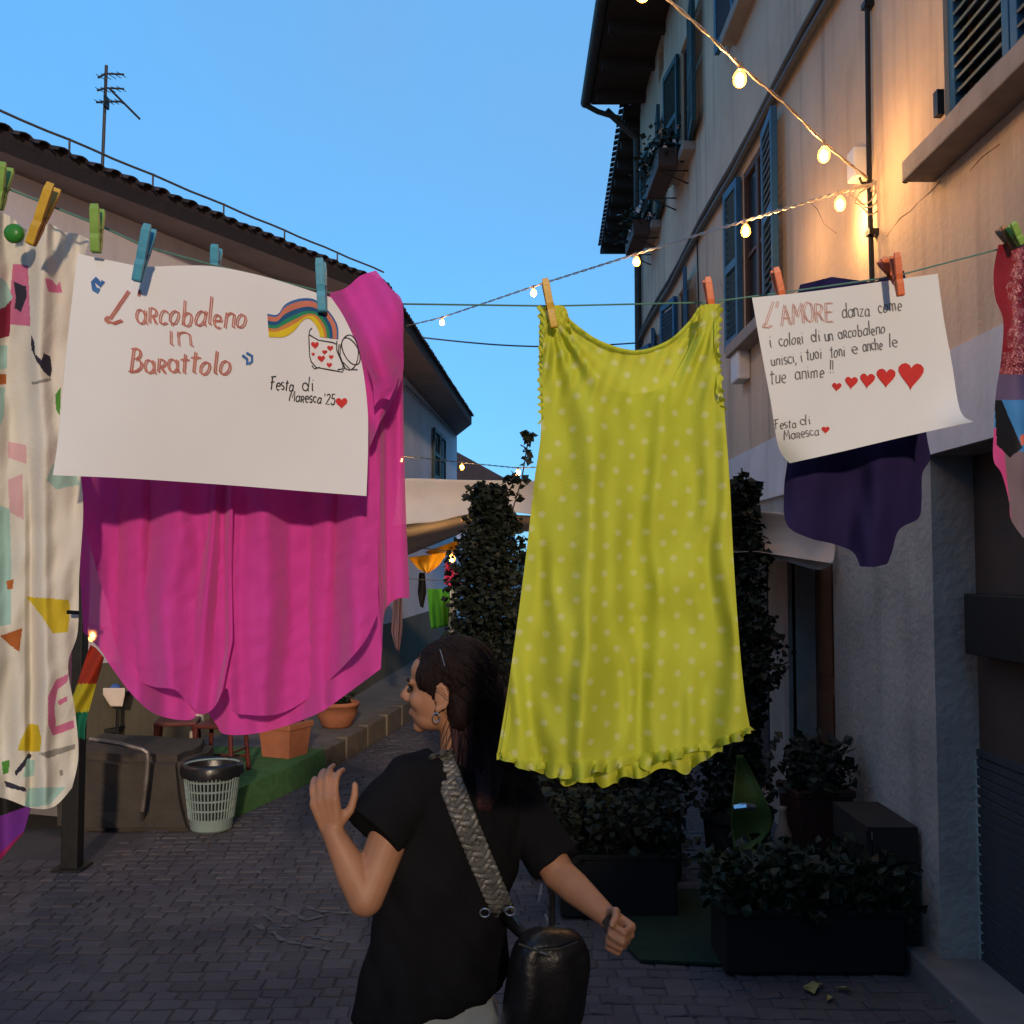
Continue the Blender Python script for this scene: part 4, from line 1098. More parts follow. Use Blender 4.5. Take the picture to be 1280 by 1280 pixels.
coons([(-90,250),(-95,600),(-80,980)], [(106,315),(90,520),(96,640),(90,780),(88,950)], [(-90,245),(20,285),(106,315)], [(-80,980),(0,990),(88,950)], 30, 60, lambda u, v, x, y: dP(x, y)+.05, PM[:1], 'lining', pg, solid=.001)
m = MB(); m.lathe([(.002,-.006),(.0115,-.005),(.013,0),(.0115,.005),(.002,.006)], P(18,292,1.30), 14, M=Matrix.Rotation(PI/2, 3, 'X')); m.build('green_button', mat('green_button_plastic', (.04,.22,.03), None, 20, .35), pg, smooth=True)
m = MB(); m.tube([P(84,765,1.35), P(98,766,1.36)], .003, 6); m.build('cord', M_black, pg)
def strip(poly_l, poly_r, d, mats, name, label, cat, midx=None, nu=70, nv=150, amp=.008, fr_=.12):
    o = coons(poly_l, poly_r, [poly_l[0], poly_r[0]], [poly_l[-1], poly_r[-1]], nu, nv, lambda u, v, x, y: d+amp*math.sin(x*fr_+.5*math.sin(y*.02))+amp*.5*wnoise(x*.05, y*.02, d), mats, name, None, solid=.001, midx=midx)
    return tag(o, label, cat)
M_viol = mat('violet_cloth', (.18,.03,.30), None, 10, .8, transl=.2); M_mag = mat('magenta_cloth', (.35,.02,.12), None, 10, .8, transl=.2)
strip([(-60,985),(-60,1100)], [(40,1005),(30,1040),(-8,1085)], 1.40, [M_viol, M_mag, M_black], 'violet_garment', 'violet and magenta striped cloth showing below the cream printed garment', 'garment', lambda x, y: 2 if y-(-.35*x) < 1020 else (0 if y+.9*x < 1066 else 1))

# ---- the navy garment behind the hearts sheet
M_navy = mat('navy_violet_jersey', (.020,.014,.062), (.016,.011,.05), 5, .9, .15, 200, spec=.1)
coons(spl([(1000,356),(985,420),(990,520),(984,578),(980,612),(983,655),(1010,672),(1042,680),(1066,690),(1075,708)], 80), spl([(1130,338),(1150,440),(1158,540),(1163,572),(1153,592),(1152,628),(1148,648),(1124,662),(1115,690),(1109,705)], 80), [(1000,356),(1040,346),(1092,353),(1110,344),(1130,338)], [(1075,708),(1092,709),(1109,705)], 50, 80,
      lambda u, v, x, y: 1.84+.05*(x-980)/180+.024*math.sin(x*.06+y*.012)+.010*wnoise(x*.05,y*.02,4)+.012*wnoise(x*.02, y*.015, 2)+.02*sstep(1095, 1118, x)*sstep(1140, 1120, x), M_navy, 'navy_garment', None)
o = bpy.data.objects['navy_garment']; tag(o, 'dark navy-violet garment hanging behind the hearts sheet', 'garment')
# ---- the red sequinned garment at the right edge
M_seqr = mat('wine_red_satin', (.26,.015,.025), (.17,.01,.018), 12, .4, .2, 80, spec=.5)
M_seq = mat('red_sequins', (.42,.10,.12), (.16,.01,.02), 90, .25, .8, 120, spec=.8, metal=.2)
GM = [M_seqr, M_seq, mat('azure_cloth', (.05,.22,.50), None, 8, .7), M_black, mat('hot_pink_edge', (.60,.07,.25), None, 8, .8), mat('mauve_cloth', (.20,.14,.16), None, 8, .9), mat('coral_spot', (.75,.16,.10), None, 8, .8), mat('slate_violet_cloth', (.11,.08,.16), None, 8, .8)]
def gi(x, y):
    if y < 468: return 1 if (x > 1262+4*math.sin(y*.1) and (int(y/5)+int(x/6)) % 3) or (y > 440 and x > 1250) else 0
    if y < 500: return 7
    if inside([(1243,500),(1252,500),(1278,560),(1262,572),(1246,556)], x, y): return 3
    if x < 1258-(590-y)*.1 and y > 535: return 4
    if inside([(1275,545),(1284,540),(1284,556),(1276,556)], x, y): return 6
    if y < 560+(x-1262)*.3: return 2
    return 5
coons(spl([(1248,306),(1242,340),(1244,372),(1254,402),(1251,452),(1245,490),(1242,540),(1242,575),(1252,592),(1261,625),(1264,650),(1279,672)], 90), [(1370,300),(1370,480),(1370,690)], [(1248,306),(1275,300),(1370,290)], [(1279,672),(1320,690),(1370,695)], 120, 380,
      lambda u, v, x, y: 1.73+.012*math.sin(x*.09)+.014*wnoise(x*.03, y*.02, 1)+.05*clamp((x-1300)/70), GM, 'sequinned_garment', None, midx=gi)
o = bpy.data.objects['sequinned_garment']; tag(o, 'red sequinned garment with a blue and mauve lower part hanging at the right edge', 'garment')
# ================================================================== LANE FURNITURE
def G(px, py, z0=0.0):
    "point of the level z0 seen at a photo pixel"
    lo, hi = .5, 200.
    for _ in range(60):
        m = (lo+hi)/2
        if P(px, py, m).z > z0: lo = m
        else: hi = m
    return P(px, py, lo)
M_canvas = mat('cream_canvas', (.66,.58,.52), (.58,.51,.45), 3, .85, .1, 60, transl=.25)
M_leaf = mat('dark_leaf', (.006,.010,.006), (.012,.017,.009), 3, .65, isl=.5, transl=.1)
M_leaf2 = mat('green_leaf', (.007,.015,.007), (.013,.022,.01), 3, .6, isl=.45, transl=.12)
M_stem = mat('woody_stem', (.04,.03,.022), None, 10, .9)
M_terra = mat('terracotta', (.36,.13,.065), (.28,.10,.05), 6, .85, .2, 50)
M_redwood = mat('dark_red_wood', (.10,.018,.014), (.07,.013,.011), 5, .5, .1, 30, stretch=(8,8,1))
def leaves(cx, n, size, parent, m, shape, rnd, name='foliage', elong=2.2):
    mb = MB()
    for _ in range(n):
        p = shape(rnd); 
        if p is None: continue
        a = rnd.uniform(0, 2*PI); t = rnd.uniform(-.9, .7); s = size*rnd.uniform(.6, 1.25)
        d = Vector((math.cos(a)*math.cos(t), math.sin(a)*math.cos(t), math.sin(t)))
        w = d.cross(Vector((rnd.uniform(-1,1), rnd.uniform(-1,1), rnd.uniform(-1,1)))).normalized()*s/elong
        u = d.cross(w).normalized()*s*.18
        p = Vector(p)
        mb.add([p, p+d*s*.5+w+u, p+d*s, p+d*s*.5-w+u], [(0,1,2),(0,2,3)])
    return tag(mb.build(name, m, parent), kind='stuff')
def column_plant(x, y, h, r, n, label, rnd, sprigs=(), m=None):
    root = empty('climbing_plant', (x, y, 0), label, 'plant')
    mb = MB()
    for k in range(4):
        ph = k*1.6; mb.tube([Vector((x+.07*math.cos(ph+t*.9), y+.07*math.sin(ph+t*.9), t*h/14)) for t in range(15)], .012, 5)
    mb.build('stem', M_stem, root)
    pt = MB(); pt.lathe([(.13,0),(.17,.02),(.20,.34),(.215,.34),(.215,.40),(.19,.40),(.18,.34)], (x, y, 0), 18); pt.build('pot', M_iron, root, smooth=False)
    def sh(q):
        t = q.random()**.9; z = .38+t*(h-.38)
        ph = q.uniform(0, 2*PI); rr = r*(.78+.75*wnoise(ph*1.2, z*2.6, x)+.2*math.sin(z*5+x))*(1-.35*t**4)
        rr *= math.sqrt(q.random())*1.15
        return (x+rr*math.cos(ph), y+rr*math.sin(ph), z)
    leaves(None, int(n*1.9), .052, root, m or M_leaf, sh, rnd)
    sp = MB(); lv = []
    for pts in sprigs:
        pts = [Vector(p) for p in pts]; sp.tube(pts, .005, 5); lv += pts
    if sprigs:
        tag(sp.build('sprig', M_stem, root), kind='stuff')
        def s2(q):
            k = q.randrange(len(lv)-1); return tuple(lerp(lv[k], lv[min(k+1, len(lv)-1)], q.random()) if (lv[k]-lv[k+1]).length < .4 else lv[k])
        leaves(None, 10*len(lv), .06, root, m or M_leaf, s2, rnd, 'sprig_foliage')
    return root
rq = random.Random(11)
column_plant(-.16, 7.0, 2.36, .25, 4200, 'tall dark climbing plant behind the woman, left of the yellow dress', rq,
    [[P(640,640,7), P(652,600,7), P(657,570,7), P(661,545,7)], [P(628,630,7), P(640,608,7), P(645,590,7), P(640,600,7)], [P(585,625,7), P(600,612,7), P(620,607,7)], [P(640,690,7), P(665,700,7.1), P(690,690,7.1)]])
column_plant(1.32, 6.1, 2.30, .22, 3600, 'tall dark climbing plant against the peach house, right of the yellow dress', rq,
    [[P(925,640,6), P(931,610,6), P(927,585,6)], [P(930,650,6), P(940,625,6), P(944,610,6)], [P(935,740,5.9), P(942,760,5.9)]])
# awnings
aw = empty('awning', P(590,600,9), 'cream canvas awning stretched across the lane behind the tall climbing plant', 'awning', None)
coons([(455,602),(452,664)], [(770,604),(772,652)], spl([(455,602),(510,598),(580,600),(665,601),(770,604)]), spl([(452,664),(512,655),(545,652),(590,642),(640,640),(700,648),(772,652)]), 60, 14,
      lambda u, v, x, y: 9+.10*math.sin(v*2.4)+.03*math.sin(x*.09)*v-.15*v, M_canvas, 'valance', aw, solid=.003)
coons([(452,662),(455,706)], [(772,652),(770,668)], [(452,656),(512,648),(600,634),(772,645)], [(455,706),(512,693),(588,662),(770,668)], 40, 12, lambda u, v, x, y: 8.98+3.6*v, M_canvas, 'canopy', aw, solid=.003)
for px in (596, 752):
    m = MB(); q = P(px, 620, 9.1); m.tube([(q.x,q.y,0),(q.x,q.y,q.z)], .03, 8); m.build('post', M_iron, aw)
m = MB(); m.tube([P(455,606,9.2), P(770,608,9.2)], .02, 8); m.build('front_bar', M_gutter, aw)
aw = empty('awning', P(990,650,5.9), 'small cream canvas awning with a rounded corner beside the brown door', 'awning')
coons([(870,648),(870,694)], spl([(1018,652),(1036,664),(1044,682),(1041,703)]), spl([(870,648),(945,640),(985,643),(1018,652)]), spl([(870,694),(945,690),(975,699),(1015,711),(1030,711),(1041,703)]), 40, 14,
      lambda u, v, x, y: 6.0-.22*clamp((x-940)/100)+.10*math.sin(v*2.6)+.02*math.sin(x*.1)*v, M_canvas, 'valance', aw, solid=.003)
coons([(870,692),(880,702)], [(1040,704),(985,706)], [(870,692),(945,689),(1040,704)], [(880,702),(930,703),(985,706)], 20, 10, lambda u, v, x, y: 5.95+2.2*v-.2*clamp((x-940)/100), M_canvas, 'canopy', aw, solid=.003)
m = MB(); q = P(905,690,6.1); m.tube([(q.x,q.y,0),(q.x,q.y,q.z)], .025, 8); m.build('post', M_iron, aw)
# things hung up under the big awning
hl_ = MB(); hl_.tube([P(lerp(440,640,t/12), lerp(716,722,t/12)+6*math.sin(PI*t/12), 10.4) for t in range(13)], .004, 5)
tag(hl_.build('clothesline', M_wired), 'far line of hanging cloths under the cream awning', 'clothesline')
M_gold = mat('golden_yellow_cloth', (.75,.42,.03), (.65,.36,.02), 5, .8, transl=.45)
def hung(L, Rr, d, m, name, label, cat, group=None):
    o = coons(L, Rr, [L[0], Rr[0]], [L[-1], Rr[-1]], 16, 18, lambda u, v, x, y: d+.04*math.sin(u*8+v)+.03*math.sin(u*17)*v, m, name, None, solid=.002)
    return tag(o, label, cat, group)
hung([(510,697),(523,711),(532,716)], [(561,690),(548,707),(536,716)], 10.2, M_gold, 'pennant', 'golden yellow triangular cloth hanging lowest under the awning', 'pennant')
hung([(531,690),(534,692),(540,693)], [(573,675),(576,682),(570,688)], 10.6, M_gold, 'pennant', 'narrow golden yellow cloth strip hanging just above the yellow triangle', 'pennant')
M_g2 = mat('bright_green_cloth', (.06,.30,.03), (.045,.24,.025), 5, .85, transl=.3)
hung([(534,736),(536,760),(539,786)], [(562,736),(563,760),(563,782)], 10.4, M_g2, 'hanging_cloth', 'bright green cloth hanging on the far line below the yellow pennant', 'cloth')
hung([(557,702),(556,718),(555,730)], [(570,706),(576,722),(576,738)], 10.3, M_mag, 'hanging_cloth', 'small wine red cloth hanging beside the tall climbing plant', 'cloth')
hung([(524,716),(522,740),(525,758)], [(531,716),(533,740),(529,760)], 10.5, M_black, 'hanging_cloth', 'narrow dark cloth hanging left of the bright green cloth', 'cloth')
hung([(566,704),(563,725),(562,760),(560,800)], [(571,705),(570,735),(571,770),(570,802)], 10.3, mat('pale_blue_cloth', (.45,.55,.62), None, 6, .8, transl=.2), 'hanging_cloth', 'thin pale blue cloth hanging at the edge of the tall climbing plant', 'cloth')
M_mauve = mat('mauve_grey_cloth', (.16,.10,.12), None, 6, .9)
hung([(492,745),(489,790),(495,812)], [(503,745),(503,785),(499,815)], 11.0, M_mauve, 'hanging_cloth', 'mauve grey scarf hanging before the far lilac wall beside the pink blouse', 'cloth')
string((566,690,9.9), [(520,684,10),(566,690,9.9),(610,694,9.8)], [(566,4)], 'single lit bulb beside the golden pennants under the awning', n=40, r=.004, wire=M_wired)
# black pole with the rainbow pennant
q = G(90, 1085); m = MB(); m.bb((q.x-.05,q.y-.05,0),(q.x+.05,q.y+.05,2.5)); root = empty('post', (q.x,q.y,0), 'black square post standing on the setts behind the cream printed garment', 'post')
m.build('shaft', M_iron, root, bevel=.006); m = MB(); m.bb((q.x-.09,q.y-.09,.0),(q.x+.09,q.y+.09,.012)); m.build('base_plate', M_iron, root)
m = MB(); m.bb((q.x-.055,q.y-.055,2.5),(q.x+.055,q.y+.055,2.53)); m.build('cap', M_iron, root)
FM = [mat('flag_red', (.38,.035,.015), None, 6, .85, transl=.25), mat('flag_yellow', (.50,.42,.02), None, 6, .85, transl=.25), mat('flag_green', (.01,.16,.09), None, 6, .85, transl=.25)]
tag(coons(spl([(113,806),(102,838),(94,862),(85,888),(92,920)]), spl([(130,822),(122,850),(113,882),(107,905),(106,925)]), [(113,806),(120,810),(130,822)], [(92,920),(106,925)], 16, 50, lambda u, v, x, y: 6.0+.03*math.sin(u*6+v*5), FM, 'rainbow_pennant', None, solid=.002, midx=lambda x, y: 0 if y < 857-.02*x else (1 if y < 890 else 2)),
    'long pennant striped red, yellow and green hanging by the black post', 'pennant')
# rough stone block and its rail
blk = MB(); bm = bmesh.new(); bmesh.ops.create_cube(bm, size=1)
for v in bm.verts:
    x, y, z = v.co
    v.co = Vector((-2.72+x*.86+(.10*(0.5-z) if x > 0 else 0)*1.2, 7.55+y*.8+(0 if z > 0 else -.05*(y < 0)), .26+z*.56-(.05 if (x > 0 and z > 0) else 0)))
bmesh.ops.bevel(bm, geom=bm.edges[:], offset=.05, segments=2, affect='EDGES'); bmesh.ops.subdivide_edges(bm, edges=bm.edges[:], cuts=3, use_grid_fill=True)
for v in bm.verts: v.co += Vector((wnoise(v.co.x*5,v.co.y*5,v.co.z*5), wnoise(v.co.y*5,v.co.z*5,3+v.co.x*5), wnoise(v.co.z*5,v.co.x*5,7+v.co.y*5)))*.035
me = bpy.data.meshes.new('stone_block'); bm.to_mesh(me); bm.free(); me.materials.append(mat('rough_dark_stone', (.05,.042,.035), (.03,.026,.023), 4, .9, .6, 25))
o = bpy.data.objects.new('stone_block', me); COL.objects.link(o); tag(o, 'rough dark stone block lying between the black post and the waste bin', 'stone')
m = MB(); m.tube([P(112,924,7.0), P(150,930,7.0), P(178,937,7.0), P(184,941,7.0), P(185,950,7.0), P(183,975,7.0), P(178,1013,7.0), G(177,1034)], .016, 8)
tag(m.build('rail', mat('worn_steel_tube', (.20,.18,.17), (.12,.10,.09), 12, .45, metal=.6)), 'bent steel tube rail before the rough stone block', 'rail')
# waste bin
q = G(264, 1036); BX, BY = q.x, q.y
bn = empty('waste_bin', (BX, BY, 0), 'grey-green slotted plastic waste bin with a black liner beside the green carpet', 'bin')
M_bin = mat('grey_green_plastic', (.20,.26,.25), (.16,.21,.20), 8, .5, spec=.4)
m = MB(); m.lathe([(.13,.0),(.142,.012),(.150,.09),(.146,.09),(.138,.015)], (BX,BY,.0), 32); m.build('bin_base', M_bin, bn)
m = MB(); m.lathe([(.186,.405),(.198,.41),(.200,.445),(.190,.45),(.180,.44)], (BX,BY,.0), 32, cap=False); m.build('rim', M_bin, bn)
m = MB()
for k in range(44):
    a = 2*PI*k/44; ca, sa = math.cos(a), math.sin(a)
    m.tube([(BX+.150*ca,BY+.150*sa,.085),(BX+.190*ca,BY+.190*sa,.41)], .0062, 5)
tag(m.build('bin_ribs', M_bin, bn), kind='stuff')
for z in (.15,.215,.28,.345):
    m = MB(); r_ = lerp(.150,.190,(z-.085)/.325); m.lathe([(r_-.003,z-.006),(r_+.004,z-.006),(r_+.004,z+.006),(r_-.003,z+.006)], (BX,BY,0), 32, cap=False); m.build('hoop', M_bin, bn)
m = MB(); V = []; F = []; n = 48
for j, (r_, z) in enumerate([(.128,.02),(.165,.3),(.182,.43),(.197,.463),(.208,.44),(.213,.395),(.211,.37)]):
    for k in range(n):
        a = 2*PI*k/n; w_ = .010*wnoise(k*.6, j*.8, 2)*(j > 1); V.append((BX+(r_+w_)*math.cos(a), BY+(r_+w_)*math.sin(a), z+(.03*wnoise(k*.35, 5) if j > 4 else 0)))
for j in range(6):
    for k in range(n): F.append((j*n+k, j*n+(k+1) % n, (j+1)*n+(k+1) % n, (j+1)*n+k))
m.add(V, F); m.build('liner_bag', mat('black_bin_bag', (.01,.01,.012), None, 8, .35, .3, 25, spec=.5), bn, smooth=True)
# stools, chair, parasol, table behind
def stool(x, y, z, h, label, rot=0, back=False):
    root = empty('wooden_chair' if back else 'wooden_stool', (x, y, z), label, 'chair' if back else 'stool')
    M = Matrix.Rotation(rot, 3, 'Z'); W_ = lambda a, b, c: Vector((x, y, z))+M @ Vector((a, b, c))
    m = MB(); m.box(W_(0,0,h), (.16,.16,.016), rot); m.build('seat', M_redwood, root, bevel=.008)
    for sx in (-1, 1):
        for sy in (-1, 1):
            m = MB(); top = h-.016 if not (back and sy > 0) else h+.42
            m.tube([W_(sx*.165, sy*.165+(0.05 if back and sy > 0 else 0)*0, 0), W_(sx*.14, sy*.14, h-.016)] + ([W_(sx*.14, sy*.17, top)] if back and sy > 0 else []), .018, 8); m.build('leg', M_redwood, root)
    for z_, k in ((.13, 0), (.20, 1)):
        for s_ in (-1, 1):
            m = MB(); a, b = ((-.155, s_*.155), (.155, s_*.155)) if k == 0 else ((s_*.152, -.152), (s_*.152, .152))
            m.tube([W_(a[0],a[1],z_), W_(b[0],b[1],z_)], .010, 6); m.build('stretcher', M_redwood, root)
    if back:
        for z_ in (.2, .36):
            m = MB(); m.box(W_(0,.165,h+z_), (.14,.010,.03), rot); m.build('back_rail', M_redwood, root)
stool(-2.62, 8.1, .18, .42, 'dark red wooden stool behind the rough stone block', .2)
stool(-2.28, 8.1, .18, .40, 'dark red wooden chair behind the waste bin under the pink hem', -.15, True)
q = P(246, 920, 8.35)
pr = empty('folded_parasol', (q.x, q.y, .18), 'slim folded cream parasol standing between the red stool and chair', 'parasol')
m = MB(); m.lathe([(.008,.98),(.03,.86),(.055,.62),(.06,.45),(.045,.3),(.02,.22)], (q.x,q.y,-.03), 12); m.build('canopy', M_canvas, pr, smooth=True)
m = MB(); m.tube([(q.x,q.y,.18),(q.x,q.y,1.0)], .012, 8); m.build('pole', M_wood, pr); m = MB(); m.lathe([(.14,0),(.14,.03),(.03,.06)], (q.x,q.y,.18), 18); m.build('base', M_iron, pr)
q = P(140, 866, 8.8)
tb_ = empty('side_table', (q.x, q.y, .18), 'small dark table under a cream cloth by the left wall', 'table')
m = MB(); m.bb((q.x-.16,q.y-.12,q.z-.03),(q.x+.11,q.y+.2,q.z)); m.build('tabletop', M_iron, tb_)
for sx in (-.14,.09):
    for sy in (-.1,.18): m = MB(); m.tube([(q.x+sx,q.y+sy,.18),(q.x+sx,q.y+sy,q.z-.03)], .014, 6); m.build('leg', M_iron, tb_)
m = MB(); m.bb((q.x-.12,q.y-.11,.42),(q.x+.08,q.y+.15,.45)); m.build('lower_shelf', M_iron, tb_)
M_cr = mat('cream_cotton', (.62,.52,.45), None, 6, .85)
tag(coons([(127,860),(127,866),(138,883)], [(156,860),(156,868),(153,883)], [(127,860),(156,860)], [(138,883),(153,883)], 12, 12, lambda u, v, x, y: q.y-.125-.004*math.sin(u*6), M_cr, 'table_cloth', None, solid=.002), 'cream cloth corner hanging over the small dark table', 'tablecloth')
m = MB(); m.ell((q.x-.0,q.y+.0,q.z+.04), (.07,.06,.045)); tag(m.build('blue_bundle', mat('blue_cloth', (.06,.13,.40), None, 6, .8), smooth=True), 'blue cloth bundle on the small dark table', 'cloth')
# pots on the pavement
def pot_plant(root, x, y, z, r, h, n, m, size=.06):
    leaves(None, n, size, root, m, lambda q_: (x+r*q_.gauss(0,.5), y+r*q_.gauss(0,.5), z+h*q_.random()*(1-.3*q_.random())), rq)
q = G(352, 951, .185); px_, py_ = q.x-.01, q.y+.17
tp_ = empty('terracotta_planter', (px_, py_, .185), 'square terracotta planter on the pavement edge beside the green carpet', 'planter')
M45 = Matrix.Rotation(R(-24), 3, 'Z')
def frus(c, a, b, h, M, mb=None):
    mb = mb or MB(); V = [Vector(c)+M @ Vector((sx*a, sy*a, 0)) for sx, sy in ((-1,-1),(1,-1),(1,1),(-1,1))]+[Vector(c)+M @ Vector((sx*b, sy*b, h)) for sx, sy in ((-1,-1),(1,-1),(1,1),(-1,1))]
    return mb.add(V, [(3,2,1,0),(4,5,6,7),(0,1,5,4),(1,2,6,5),(2,3,7,6),(3,0,4,7)])
frus((px_,py_,.185), .135, .158, .25, M45).build('pot_body', M_terra, tp_, bevel=.006)
frus((px_,py_,.436), .172, .174, .05, M45).build('pot_rim', M_terra, tp_, bevel=.006)
pot_plant(tp_, px_, py_, .48, .13, .14, 160, M_leaf)
q = G(417, 913, .2); bx_, by_ = q.x, q.y+.18
bw = empty('terracotta_bowl', (bx_, by_, .2), 'round terracotta bowl planter on the pavement behind the square planter', 'planter')
m = MB(); m.lathe([(.11,0),(.15,.03),(.20,.14),(.215,.22),(.225,.22),(.225,.26),(.2,.26),(.19,.2),(.05,.18)], (bx_,by_,.2), 28); m.build('pot_body', M_terra, bw, smooth=True)
pot_plant(bw, bx_, by_, .42, .14, .2, 220, M_leaf2)
# ---- right side: planters, pots, crate
def trough(name, x0, x1, y0, y1, h, top, n, label, m=M_leaf2, rot=0):
    root = empty(name, ((x0+x1)/2, (y0+y1)/2, 0), label, 'planter')
    b = MB(); b.bb((x0,y0,.01),(x1,y1,h)); b.build('trough', M_black, root, bevel=.012)
    b = MB(); b.bb((x0-.012,y0-.012,h),(x1+.012,y1+.012,h+.03)); b.build('trough_rim', M_black, root, bevel=.006)
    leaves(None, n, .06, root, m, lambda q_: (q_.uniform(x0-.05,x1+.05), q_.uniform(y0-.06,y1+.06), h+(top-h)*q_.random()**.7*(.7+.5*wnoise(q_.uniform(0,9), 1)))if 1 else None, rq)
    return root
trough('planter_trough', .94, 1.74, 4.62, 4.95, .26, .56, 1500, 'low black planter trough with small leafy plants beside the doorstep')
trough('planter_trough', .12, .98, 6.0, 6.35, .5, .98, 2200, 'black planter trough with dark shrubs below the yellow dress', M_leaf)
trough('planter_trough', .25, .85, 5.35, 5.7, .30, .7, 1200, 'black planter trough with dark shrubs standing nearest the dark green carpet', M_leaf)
br = empty('brown_pot', (1.64, 5.5, 0), 'tall dark brown square pot with a dark bushy plant by the roughcast wall', 'planter')
frus((1.62,5.55,0), .11, .15, .60, Matrix.Rotation(.1,3,'Z')).build('pot_body', mat('dark_red_brown_glaze', (.035,.012,.010), (.025,.009,.008), 4, .5), br, bevel=.01)
frus((1.62,5.55,.60), .16, .16, .04, Matrix.Rotation(.1,3,'Z')).build('pot_rim', mat('dark_red_brown_glaze', (.03,.011,.009), None, 4, .5), br, bevel=.008)
pot_plant(br, 1.60, 5.5, .62, .16, .30, 500, M_leaf)
M_crate = mat('blackened_wood', (.014,.011,.010), (.02,.015,.013), 5, .8, .3, 30, stretch=(10,1,10))
cr = empty('dark_crate', (1.74, 5.0, 0), 'dark wooden crate against the roughcast wall beside the doorstep', 'crate')
for k in range(4):
    m = MB(); m.bb((1.62,4.76,.02+k*.148),(1.645,5.24,.155+k*.148)); m.build('board', M_crate, cr)
    m = MB(); m.bb((1.65,4.74,.02+k*.148),(1.85,4.76,.155+k*.148)); m.build('board', M_crate, cr)
m = MB(); m.bb((1.62,4.74,.60),(1.85,5.25,.62)); m.build('lid', M_crate, cr)
m = MB(); m.bb((1.65,4.77,.02),(1.84,5.23,.03)); m.build('crate_bottom', M_wood, cr)
ol = coons(spl([(922,944),(917,985),(914,1030),(918,1062)]), spl([(928,944),(945,975),(966,1024),(955,1048),(934,1078)]), [(922,944),(928,944)], [(918,1062),(934,1078)], 16, 30, lambda u, v, x, y: 5.2+.05*math.sin(u*2.6)+.02*math.sin(y*.08), mat('olive_green_cloth', (.10,.15,.03), (.07,.11,.025), 5, .7, transl=.25), 'olive_cloth', None, solid=.003)
oc_ = empty('folded_cloth', P(925,944,5.2), 'pointed olive green cloth with shiny clips among the dark plants under the dress', 'cloth'); mw = ol.location.copy()
ol.data.transform(Matrix.Translation(-wloc(oc_))); ol.parent = oc_
M_shine = mat('shiny_steel', (.55,.6,.65), None, 20, .2, metal=.9)
for pts in ([(917,1010),(932,1008),(944,1009)], [(909,1062),(918,1072),(926,1084)]):
    m = MB(); m.tube([P(a, b, 5.14) for a, b in pts], [.014,.02,.012], 8); m.build('clip', M_shine, oc_)
q = P(979, 1050, 5.4); vz = empty('cream_vase', (q.x,q.y,q.z-.05), 'slim dull beige bottle-shaped vase beside the tall brown pot', 'vase')
m = MB(); m.lathe([(.03,-.06),(.045,-.02),(.045,.03),(.025,.08),(.018,.15),(.022,.17)], q, 14); m.build('vase_body', mat('dull_beige_glaze', (.16,.12,.09), None, 6, .6), vz, smooth=True)
m = MB(); m.lathe([(.10,0),(.10,.015),(.03,.02),(.03,q.z-.065),(.09,q.z-.065),(.09,q.z-.06)], (q.x,q.y,0), 14); m.build('pedestal', M_iron, vz)
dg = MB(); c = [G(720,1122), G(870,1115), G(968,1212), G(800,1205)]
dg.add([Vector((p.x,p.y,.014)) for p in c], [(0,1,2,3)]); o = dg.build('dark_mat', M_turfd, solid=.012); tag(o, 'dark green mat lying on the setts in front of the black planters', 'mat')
lf = MB(); 
for k in range(5):
    p = G(1010+k*8, 1238+(k % 2)*8); a = k*1.3; s_ = .05
    lf.add([p+Vector((0,0,.012)), p+Vector((s_*math.cos(a)+.02,s_*math.sin(a),.03)), p+Vector((s_*1.6*math.cos(a+.5),s_*1.6*math.sin(a+.5),.014)), p+Vector((s_*math.cos(a+1),s_*math.sin(a+1),.02))], [(0,1,2,3)])
tag(lf.build('fallen_leaves', mat('pale_dry_leaf', (.25,.22,.08), None, 6, .8)), 'pale fallen leaves on the ground in front of the low trough', 'leaves', kind=None)
# window boxes on the peach house
M_wh = mat('white_petals', (.7,.68,.68), None, 6, .8)
def window_box(y0, y1, z, label):
    root = empty('window_box', (XW-.2, (y0+y1)/2, z), label, 'planter', 'flower boxes under the upper windows')
    b = MB(); b.bb((XW-.34, y0, z), (XW-.135, y1, z+.2)); b.build('box', M_doorw, root, bevel=.01)
    b = MB()
    for yy in (y0+.1, y1-.1): b.tube([(XW-.01,yy,z-.15),(XW-.32,yy,z-.012),(XW-.01,yy,z-.012)], .009, 6)
    b.build('bracket', M_iron, root)
    sh = lambda q_: (XW-.24+q_.gauss(0,.10), q_.uniform(y0-.05,y1+.05), z+.2+abs(q_.gauss(0,.13))-.12*(q_.random() < .3))
    leaves(None, 420, .07, root, M_leaf2, sh, rq); leaves(None, 60, .05, root, M_wh, sh, rq, 'petals', 1.3)
window_box(10.5, 11.5, 6.0, 'brown flower box with white petals under the nearer pair of upper shutters')
window_box(12.7, 13.6, 6.0, 'brown flower box with white petals nearest the corner of the peach house')

